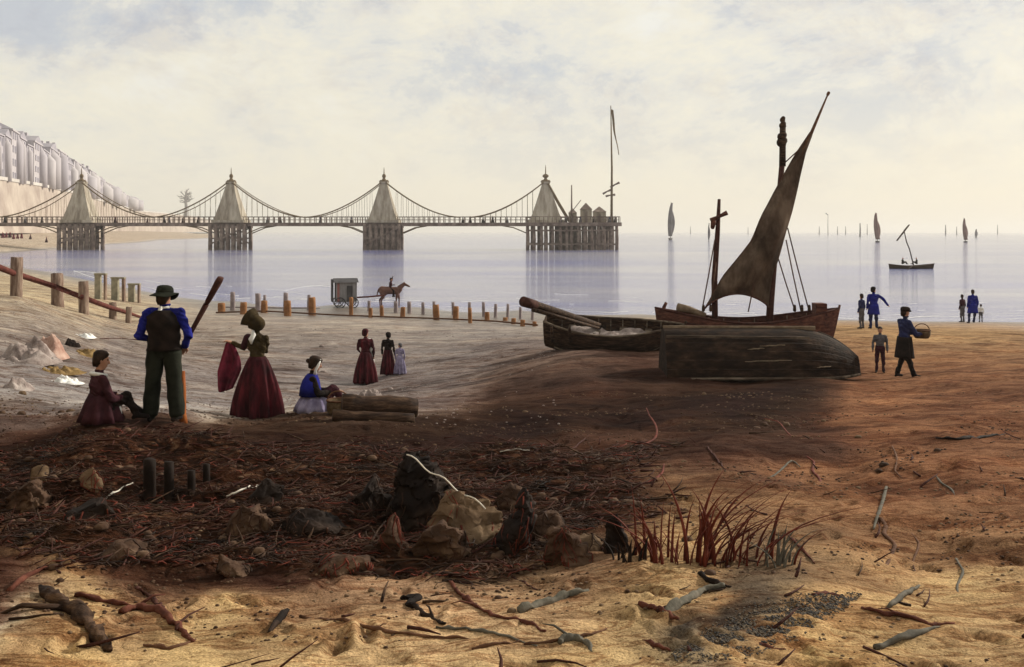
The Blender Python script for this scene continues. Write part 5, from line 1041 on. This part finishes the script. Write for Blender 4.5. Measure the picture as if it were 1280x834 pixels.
# ------------------------------------------------------------------ rocks on the weed bank
def rock(label, px, py, wpx, hpx, m, seed, dep=.8, pts=None, group=None, yaw=None):
    rnd = random.Random(seed); c = hit(px, py); s_ = c.y/F; w_, h = wpx*s_, hpx*s_; bm = bmesh.new()
    if pts is None:
        pts = []
        for k in range(16):
            a = rnd.uniform(0, 6.283); z = rnd.uniform(-.3, 1); rr = math.sqrt(max(.05, 1-max(z,0)**1.6))*rnd.uniform(.8,1.05); pts.append((math.cos(a)*rr*w_/2, math.sin(a)*rr*w_/2*dep, z*h))
    else: pts = [(x*s_, y, z*s_) for x, y, z in pts]
    for p in pts: bm.verts.new(p)
    bmesh.ops.convex_hull(bm, input=bm.verts)
    for v in [v for v in bm.verts if not v.link_faces]: bm.verts.remove(v)
    bmesh.ops.subdivide_edges(bm, edges=bm.edges, cuts=3, use_grid_fill=True)
    bmesh.ops.triangulate(bm, faces=bm.faces)
    bmesh.ops.subdivide_edges(bm, edges=bm.edges, cuts=1)
    bmesh.ops.triangulate(bm, faces=bm.faces)
    for _ in range(3): bmesh.ops.smooth_vert(bm, verts=bm.verts, factor=.5, use_axis_x=True, use_axis_y=True, use_axis_z=True)
    bmesh.ops.subdivide_edges(bm, edges=bm.edges, cuts=1); bmesh.ops.triangulate(bm, faces=bm.faces)
    if len(bm.verts) < 9000: bmesh.ops.subdivide_edges(bm, edges=bm.edges, cuts=1)
    co = np.array([v.co[:] for v in bm.verts]); k = (.13 if m == 'rock_tan' else .19)*min(w_, h*1.5)
    dx = np.abs(fbm(co[:,0]*4+seed, co[:,2]*6+co[:,1]*3, seed, 6))*1.6-.3; dz = fbm(co[:,1]*6-seed, co[:,0]*6+co[:,2]*3, seed+3, 6)+.35*(fbm(co[:,2]*22, co[:,0]*9+co[:,1]*9, seed+8, 3))
    for v, a, b_ in zip(bm.verts, dx, dz): v.co += Vector((a*k, b_*k, (a+b_)*k*.6))
    me = bpy.data.meshes.new('rock'); bm.to_mesh(me); bm.free(); me.materials.append(M[m]); me.polygons.foreach_set('use_smooth', [True]*len(me.polygons)); o = bpy.data.objects.new('rock', me); C.objects.link(o)
    bv = BVHTree.FromPolygons([v.co[:] for v in me.vertices], [p.vertices[:] for p in me.polygons]); mw_ = MB(); zt_ = max(v.co.z for v in me.vertices)
    for q in range(int(26+w_*90)):
        p = Vector(me.vertices[rnd.randrange(len(me.vertices))].co); side_ = rnd.uniform(0,6.28); strand = []
        if p.z < 0 or (rnd.random() < .6 and p.z > zt_*.55): continue
        for k_ in range(7):
            nr = bv.find_nearest(p); strand.append(nr[0]+nr[1]*.006); p = nr[0]+Vector((math.cos(side_)*.022, math.sin(side_)*.022, -.022-.03*rnd.random())); side_ += rnd.uniform(-.6,.6)
        r0_ = rnd.uniform(.004,.010); mw_.tube(strand, [r0_*(1.1-.14*k_) for k_ in range(7)], 5, squash=.5)
    if mw_.v: mw_.build('seaweed', M['weed_dark' if seed%3 else 'weed_red'], o); c.y += w_*dep*.25; c.z = gz(c.x, c.y)-.03; o.location = c
    return tag(o, label, 'rock', group)
# the tall black pointed rock with tan flank
rock('tall black pointed rock like a broken prow in the middle of the weed bank', 520, 660, 100, 100, 'rock_dark', 5, pts=[(-14,0,102),(-7,.05,99),(-28,-.12,50),(-36,-.1,20),(-46,.1,0),(34,-.17,45),(38,.1,66),(36,-.15,12),(-30,.4,30),(10,.35,-5),(45,.1,-8),(0,-.28,-8),(-20,-.24,10)])
rock('broad flat-faced tan boulder leaning on the right of the tall black pointed rock', 582, 676, 100, 80, 'rock_tan', 9, pts=[(-34,.1,66),(-20,-.02,66),(-50,-.15,0),(-48,-.12,34),(22,.0,50),(46,-.05,34),(52,-.12,10),(36,-.22,-5),(-14,-.28,-5),(-30,-.24,14),(20,-.22,18),(20,.3,10),(-20,.35,20)])
RK = [('brown angular rock at the foot of the tall black pointed rock',545,702,90,50,'rock_brown'),('blackish boulder with a sharp top right of the tan boulder',648,690,70,86,'rock_dark'),('brown rounded rock on top of the bank right of the rope',640,640,50,34,'rock_brown'),
      ('low tan slab at the right end of the weed bank',735,690,60,30,'rock_tan'),('dark brown rock right of the blackish sharp-topped boulder',705,706,74,60,'rock_brown'),('brown rock tucked under the right end of the weed bank',690,668,60,32,'rock_brown'),('small black rock beside the red grass',772,690,36,60,'rock_dark'),
      ('round brown rock left of the brown angular one',488,690,46,44,'rock_brown'),('dark rock rising left of the tall black pointed rock',452,640,74,46,'rock_dark'),('long dark slab in the middle of the weed bank',390,668,100,30,'rock_dark'),('brown slab low in the middle of the weed bank',425,715,90,26,'rock_brown'),
      ('dark brown rock below the fisherman on the bank',310,668,80,44,'rock_brown'),('grey-brown rock near the bottom of the weed bank left of the long slab',280,722,70,30,'rock_brown'),('black rock in the left part of the weed bank',110,648,80,40,'rock_dark'),('brown rock at the left edge of the weed bank',30,640,70,44,'rock_brown'),
      ('small tan rock on the left part of the weed bank',48,602,36,20,'rock_tan'),('tan rock lying between the two leftmost timber stumps and the pale stick',110,612,40,26,'rock_tan'),('flat brown rock low at the left of the weed bank',150,700,90,24,'rock_brown'),('dark rock just right of the timber stumps',330,632,60,34,'rock_dark')]
for i, (lb, px, py, w_, h_, m) in enumerate(RK): rock(lb, px, py, w_, h_, m, 20+i)
# old stumps in the bank under the fisherman
for px, pyb, pyt, w_, lb in ((187,622,574,15,'leftmost and tallest of the black timber stumps below the fisherman'),(211,624,578,12,'second from left of the black timber stumps below the fisherman'),(239,616,588,10,'third from left of the black timber stumps below the fisherman'),(258,604,580,9,'rightmost small black timber stump below the fisherman')):
    p = hit(px, pyb); o = rough_post(w_*p.y/F/2, (pyb-pyt)*p.y/F, 'rock_dark', None, loc=p, name='timber_stump'); tag(o, lb, 'stump', 'timber stumps in the weed bank')

# ------------------------------------------------------------------ driftwood, twigs, ropes and weed strands on the sand
def stick(name, label, cat, pxs, rad, m, flat=1.0, twig=0, lift=.6, sub=6, group=None):
    pts = []; rad = rad*.85
    for i in range(len(pxs)-1):
        for k in range(sub): f = k/sub; pts.append((pxs[i][0]+(pxs[i+1][0]-pxs[i][0])*f, pxs[i][1]+(pxs[i+1][1]-pxs[i][1])*f))
    pts.append(pxs[-1]); W_ = [hit(a, b_) for a, b_ in pts]; n_ = len(W_)
    for k in range(2):
        W_ = [W_[0]]+[(W_[i-1]+W_[i]*2+W_[i+1])/4 for i in range(1, n_-1)]+[W_[-1]]
    c = W_[n_//2].copy(); rr = []
    for i, p in enumerate(W_):
        f = i/(n_-1); r_ = rad*(.35+.65*math.sin(math.pi*(.25+.70*f)))*(1+random.uniform(-.15,.15)); rr.append(r_); W_[i] = Vector((p.x, p.y, gz(p.x, p.y)+r_*flat*lift))
    loc = W_[n_//2].copy(); mb = MB(); mb.tube([p-loc for p in W_], rr, 9, squash=1)
    if flat == 1:
        qa = np.array(mb.v); q0 = (np.array(loc)+qa); e_ = fbm(q0[:,0]*9/max(rad*30,.3), q0[:,1]*9/max(rad*30,.3)+q0[:,2]*14, 5, 4); e2 = fbm(q0[:,1]*22, q0[:,0]*22+q0[:,2]*30, 8, 3); mb.v = [tuple(a_) for a_ in qa+np.stack([e2, e_, e_+e2],1)*rad*.9]
    if flat < 1: mb.v = [(x, y, z*flat) for x, y, z in mb.v]
    for k in range(twig):
        i = random.randint(2, n_-3); a = random.uniform(0, 6.28); d = Vector((math.cos(a), math.sin(a)*.8, random.uniform(.15,.5))); mb.tube([W_[i]-loc, W_[i]-loc+d*rad*6, W_[i]-loc+d*rad*10+Vector((0,0,-rad*2))], [rad*.5, rad*.35, rad*.12], 6)
    o = mb.build(name, M[m], None, loc=loc); return tag(o, label, cat, group)
ST = [('dark bent branch with a hooked end on the sand below the bank',[(502,751),(528,748),(508,757),(525,766),(545,777),(557,782)],.024,'rock_dark'),
 ('long curved red-brown root trailing right from below the tan boulder',[(562,728),(575,745),(592,757),(620,772),(655,778),(682,790)],.018,'red_wood'),
 ('thin grey-green twig along the bottom of the sand',[(545,785),(590,788),(630,795),(672,808)],.012,'weed_grey'),
 ('long brown stick lying left of the dark bent branch',[(375,772),(430,777),(480,790),(540,797),(590,799)],.014,'brown_wood'),
 ('short thick black stick alone at the bottom left of centre',[(358,768),(346,780),(336,794)],.028,'rock_dark'),
 ('short red-brown stick on the ochre sand below the red grass',[(798,757),(820,762),(835,770),(848,775)],.020,'red_wood'),
 ('thick grey forked driftwood below the red grass',[(830,768),(858,752),(878,740),(905,735)],.034,'grey_wood'),
 ('dark branch stub right under the red grass',[(874,717),(885,728),(900,733),(914,734)],.020,'rock_dark'),
 ('long dark red branch on the sand at the lower right',[(1078,760),(1105,769),(1140,774),(1165,782),(1192,780)],.018,'red_wood'),
 ('flat grey plank-like stick below the long dark red branch',[(1093,812),(1130,799),(1174,784)],.024,'weed_grey'),
 ('short grey slanting stick above the long dark red branch',[(1110,760),(1130,746),(1150,731)],.022,'weed_grey'),
 ('small red stick at the very bottom below the red grass',[(803,802),(822,808),(838,814)],.014,'red_wood'),
 ('curved grey driftwood piece at the bottom centre',[(699,806),(703,800),(720,799),(736,806),(740,814)],.022,'weed_grey'),
 ('long thin brown twig pointing right at the bottom centre',[(655,806),(700,802),(730,797),(758,787)],.012,'brown_wood'),
 ('red-brown stick lying left of the bottom centre twig',[(590,812),(620,806),(650,802)],.012,'brown_wood'),
 ('pale grey drift log with dark end on the pink sand',[(648,766),(675,757),(705,747),(735,741)],.030,'grey_wood'),
 ('thin brown twig on the sand left of the drift log',[(640,722),(655,730),(672,738)],.012,'dark_red_wood'),
 ('red-brown root end in the lower left sand, with forked tip',[(150,770),(172,762),(200,766),(215,780),(232,794),(241,803)],.030,'red_wood'),
 ('thin curved dark red branch rising over the forked root',[(170,736),(188,747),(200,758),(205,768)],.020,'dark_red_wood'),
 ('very thick black log in the bottom left corner',[(52,742),(75,758),(105,778),(122,800),(135,816)],.055,'tar'),
 ('short dark red log above the black corner log',[(92,746),(130,752),(165,760)],.026,'red_wood'),
 ('crimson-brown stick at the left edge of the bank',[(12,740),(32,722),(58,711)],.026,'red_wood'),
 ('brown stick on the bright sand right of the forked root',[(180,808),(215,812),(245,800)],.014,'brown_wood'),
 ('small dark stick on the bank top behind the red grass',[(885,560),(895,574),(907,588)],.018,'dark_red_wood'),
 ('dark branch across the right shoulder of the bank',[(660,585),(690,578),(712,566),(735,545)],.020,'dark_red_wood'),
 ('thin dark stick on the sand between branch and red grass',[(752,608),(775,604),(800,604)],.016,'dark_red_wood'),
 ('short red stick lying at the far right of the red grass',[(985,670),(1005,690),(1018,705)],.014,'red_wood'),
 ('dark red twig near the right bottom by the coarse gravel',[(1015,745),(1035,742),(1056,746)],.014,'red_wood'),
 ('dark red stick at the bottom right of centre by the gravel',[(940,802),(960,810),(985,814)],.012,'red_wood'),
 ('long dark twig on the left beach above the seated child',[(125,424),(150,423),(185,427)],.022,'dark_red_wood'),
 ('dark driftwood line on the orange sand at the far right',[(1170,548),(1195,550),(1225,548),(1256,543)],.026,'rock_dark')]
for lb, px_, r_, m in ST: stick('driftwood_stick', lb, 'driftwood', px_, r_, m, twig=1 if len(px_) > 4 else 0)
RP = [('short frayed white rope lying on the left part of the bank',[(97,652),(112,640),(128,628),(148,614),(166,605)],.012),('short white rope end on the bank right of the timber stumps',[(283,623),(298,617),(312,611),(330,606)],.012),
      ('thin white rope piece on the crest of the bank near the branch',[(625,566),(645,563),(662,564)],.008),('white rope scrap lying by the blackish sharp-topped boulder',[(628,662),(638,655)],.010)]
for lb, px_, r_ in RP: stick('rope', lb, 'rope', px_, r_, 'pale_rope', lift=2.2)
a = P(510,568,8.75); b_ = P(607,634,8.1); mb = MB(); L0 = a.copy()
pts = [a.lerp(b_, k/16)+Vector((0,-.10,.02*math.sin(k)+.02)) -L0 for k in range(17)]; mb.tube(pts, [.006]*17, 8); mb.build
o = mb.build('rope', M['pale_rope'], None, loc=L0); tag(o, 'white rope running down the edge of the tall black pointed rock over the tan boulder', 'rope')
SQ = [('wavy dark red weed strand on the orange sand right of centre',[(1008,570),(1018,578),(1015,590),(1026,600),(1022,612),(1034,622),(1028,636)],.018,'weed_red'),
 ('long S-shaped brown weed strand on the right sand',[(1075,642),(1100,646),(1108,658),(1104,668),(1120,682),(1112,700),(1095,715),(1070,735)],.022,'brown_wood'),
 ('thin broken dark weed strand curving toward the wavy one',[(955,528),(972,532),(985,542),(1000,552),(1003,562)],.014,'weed_red'),
 ('thin grey weed strand at the far right of the sand',[(1168,590),(1176,604),(1190,612),(1200,630)],.016,'weed_grey'),
 ('curled dark weed strand behind the bank right of the branch',[(780,552),(805,556),(818,550),(822,540),(812,528),(808,518)],.020,'weed_red'),
 ('dark curling weed strand with a raised tip left of the red grass',[(800,606),(818,600),(828,592),(830,582)],.020,'weed_red'),
 ('grey weed strand hanging down the right sand',[(1108,612),(1103,630),(1096,648),(1092,664)],.020,'weed_grey'),
 ('faint brown weed loop above the long S-shaped strand',[(1115,560),(1122,575),(1118,590),(1128,600)],.014,'brown_wood'),
 ('wide grey-green weed loop right of the red grass',[(940,620),(955,600),(975,590),(990,575),(1000,585)],.018,'weed_grey'),
 ('faint orange weed loop in the lower right sand',[(1150,640),(1135,660),(1150,680),(1140,705),(1150,725)],.012,'brown_wood'),
 ('thin weed strand winding at the lower right edge',[(1195,700),(1205,715),(1195,735),(1205,752)],.012,'weed_grey')]
for lb, px_, r_, m in SQ: stick('seaweed_strand', lb, 'seaweed', px_, r_, m, flat=.6)
# the red grass
def clump(label, px, py, n_, hpx, wpx, m, seed, lean=0):
    rnd = random.Random(seed); c = hit(px, py); s_ = c.y/F; mb = MB()
    for k in range(n_):
        x0 = rnd.gauss(0, .28)*wpx*s_; y0 = rnd.uniform(-.12,.12); h = hpx*s_*rnd.uniform(.45,1.0); ben = rnd.gauss(lean, .45)*h+x0*.45; by = rnd.uniform(-.3,.3)*h; r_ = rnd.uniform(.007,.017); zb = gz(c.x+x0, c.y+y0)-c.z
        pts = [Vector((x0+ben*f**2.0, y0+by*f**2, zb-.03+h*(f-.18*f**3))) for f in [q/9 for q in range(10)]]
        mb.tube(pts, [r_*(1.25-.1*q) if q < 6 else r_*(1.25-.1*q)*(1-(q-5)/5.2) for q in range(10)], 6, squash=.4)
    o = mb.build('grass_clump', M[m], None, loc=c); return tag(o, label, 'grass')
clump('big clump of long curved red-brown grass blades on the right of the bank', 872, 702, 34, 145, 95, 'weed_red', 1, .3)
clump('smaller red-brown grass clump leaning right beside the big one', 935, 704, 18, 112, 80, 'weed_red', 2, .65)
clump('thin dark red grass tuft at the left of the big clump', 822, 700, 16, 85, 40, 'weed_red', 3, -.1)
clump('grey-green grass tuft at the right of the red clumps', 968, 705, 14, 70, 50, 'weed_grey', 4, .3)
clump('small dark tuft between the bank rocks and red grass', 782, 700, 12, 46, 40, 'rock_dark', 5, 0)

# ------------------------------------------------------------------ ground cover: kelp, pebbles, splashes of small weed
rnd = np.random.RandomState(4)
def scatter(n_, region, maker, name, m, label=None, seed=0):
    rs = np.random.RandomState(seed); mb = MB(); cnt = 0
    cand = np.stack([rs.uniform(*region[0], n_), rs.uniform(*region[1], n_), rs.rand(n_)], 1); x = (cand[:,0]-640)*cand[:,1]/F; y = cand[:,1]; z = terr(x, y); wm = weedmask(x, y)
    for i in range(n_): maker(mb, rs, x[i], y[i], z[i], wm[i], cand[i,2])
    o = mb.build(name, M[m], None); tag(o, kind='stuff'); return o
def kelp(mb, rs, x, y, z, wm, u):
    if wm < .25+.3*u: return
    a = rs.uniform(0, 6.28) if rs.rand() < .3 else rs.normal(.25, .35)+(3.14 if rs.rand() < .5 else 0); L_ = rs.uniform(.06,.30); r_ = rs.uniform(.003,.010); cur = rs.normal(0,.7); h = rs.uniform(.0,.035)
    pts = []; 
    for k in range(6):
        f = k/5; aa = a+cur*f; pts.append(Vector((x+math.cos(aa)*L_*f, y+math.sin(aa)*L_*f*.7, z+.01+h*math.sin(f*3.14)+.01*math.sin(f*9))))
    mb.tube(pts, [r_,r_*1.2,r_,r_*1.1,r_*.8,r_*.3], 5, squash=.45)
scatter(8000, ((-120,860),(6.6,13.2)), kelp, 'kelp_mat', 'weed_dark', seed=1)
scatter(1200, ((-120,860),(6.6,13.2)), kelp, 'red_kelp_mat', 'weed_red', seed=2)
def pebble(mb, rs, x, y, z, wm, u):
    r_ = rs.uniform(.0045,.0135)*(1+y*.05)*(1+2.4*(u > .988))*(.55 if u < 0 else 1); n_ = 6; h = r_*rs.uniform(.5,.9); ph = rs.uniform(0,6)
    rings = [[Vector((x+math.cos(6.283*q/n_+ph)*r_*s_, y+math.sin(6.283*q/n_+ph)*r_*s_*.8, z+zz)) for q in range(n_)] for s_, zz in ((.9,-.2*h),(1,.25*h),(.6,.85*h))]
    mb.loft(rings)
def pebble_c(gate):
    def f(mb, rs, x, y, z, wm, u):
        if float(fbm(x*.7, y*1.3, gate, 3)) > .12: pebble(mb, rs, x, y, z, wm, u)
    return f
scatter(9000, ((-80,1400),(4.9,16)), pebble_c(3), 'dark_shingle', 'rock_brown', seed=5)
scatter(7000, ((-80,1400),(4.9,20)), pebble_c(9), 'pale_shingle', 'rock_tan', seed=6)
scatter(3000, ((-100,700),(14,45)), pebble_c(5), 'beach_shingle', 'net_grey', seed=7)
def gravel(mb, rs, x, y, z, wm, u):
    px = 640+x/y*F; py = HORIZ+(EYE-z)/y*F; d = abs((py-790)+(px-940)*.33)
    e = abs(px-955)/125
    if rs.rand() < .62*max(0, 1-(d/(34*max(.05,1-e**2)))**1.0)*(e < 1): pebble(mb, rs, x, y, z+.007, wm, -1)
scatter(46000, ((840,1085),(5.2,7.6)), gravel, 'dark_gravel', 'gravel', seed=8)

# ------------------------------------------------------------------ sea air
mb = MB(); mb.box((0, 11000, 24), (40000*1.7, 23400, 80)); hz = mb.build('haze', None, smooth=False); tag(hz, kind='stuff')
hm = bpy.data.materials.new('haze_air'); hm.use_nodes = True; hn = hm.node_tree.nodes; hm.node_tree.links.clear()
pv = hn.new('ShaderNodeVolumePrincipled'); pv.inputs['Density'].default_value = HAZE; pv.inputs['Color'].default_value = (.99,.97,.94,1); pv.inputs['Anisotropy'].default_value = .2
hm.node_tree.links.new(pv.outputs[0], hn['Material Output'].inputs['Volume']); hz.data.materials.append(hm)
hn.remove(hn['Principled BSDF'])

# ------------------------------------------------------------------ thin broken foam along the water's edge
foam_me = MB(); rs = np.random.RandomState(12)
def shore_x(f):
    i = min(int(f), len(SHORE)-2); g = f-i; a, c = SHORE[i], SHORE[i+1]; return a[0]+(c[0]-a[0])*g, a[1]+(c[1]-a[1])*g
def foam_line(f0, f1, off, wd, gap, seed):
    n_ = 260; prev = None
    for k in range(n_):
        f = f0+(f1-f0)*k/n_; px, py = shore_x(f); py = py-off-float(fbm(px*.012+seed, 0, seed, 4))*7; D = EYE*F/max(py-HORIZ, 3); x = (px-640)*D/F
        w2 = wd*(.2+max(0, float(fbm(px*.05, seed, seed+3, 3))+.35))*D/60
        cur = (Vector((x, D-w2, .012)), Vector((x, D+w2, .012)), Vector((x, D, .012+w2*.25)))
        on = float(fbm(px*.035, seed*2.0, seed+9, 3)) > gap
        if prev is not None and on: foam_me.add([prev[0], cur[0], cur[2], prev[2], prev[1], cur[1]], [(0,1,2,3),(3,2,5,4)])
        prev = cur if on else None
for off, wd, gap, sd_ in ((3,.10,-.2,1),(7,.08,.0,4),(13,.06,.1,7),(20,.06,.16,11)): foam_line(0.9, 11.5, off, wd, gap, sd_)
M['foam'] = mat('foam', [(.55,.54,.55), (.75,.74,.74)], 3, .7, 0)
tag(foam_me.build('foam', M['foam'], None), kind='stuff')

def litter(mb, rs, x, y, z, wm, u):
    if wm < .15 and not (rs.rand() < .035): return
    a = rs.uniform(0, 3.14) if rs.rand() < .5 else rs.normal(.3, .5); L_ = rs.uniform(.05,.38); r_ = rs.uniform(.004,.013); bend = rs.normal(0,.25)
    up = rs.uniform(.0,.10)*(rs.rand() < .4)
    pts = [Vector((x+math.cos(a+bend*f)*L_*f, y+math.sin(a+bend*f)*L_*f, z+.012+up*f+rs.uniform(-.004,.004))) for f in (0,.3,.62,1)]
    mb.tube(pts, [r_, r_*.95, r_*.7, r_*.3], 5)
scatter(2600, ((-120,1300),(5.0,13.0)), litter, 'twig_litter', 'dark_red_wood', seed=21)
scatter(1500, ((-120,1300),(5.0,13.0)), litter, 'dark_twig_litter', 'tar', seed=22)
def bank_stone(mb, rs, x, y, z, wm, u):
    if wm > .3: pebble(mb, rs, x, y, z+.004, wm, .5+.5*(rs.rand() < .12)*1.0)
scatter(2500, ((-120,860),(6.6,13.0)), bank_stone, 'bank_stones', 'rock_brown', seed=23)
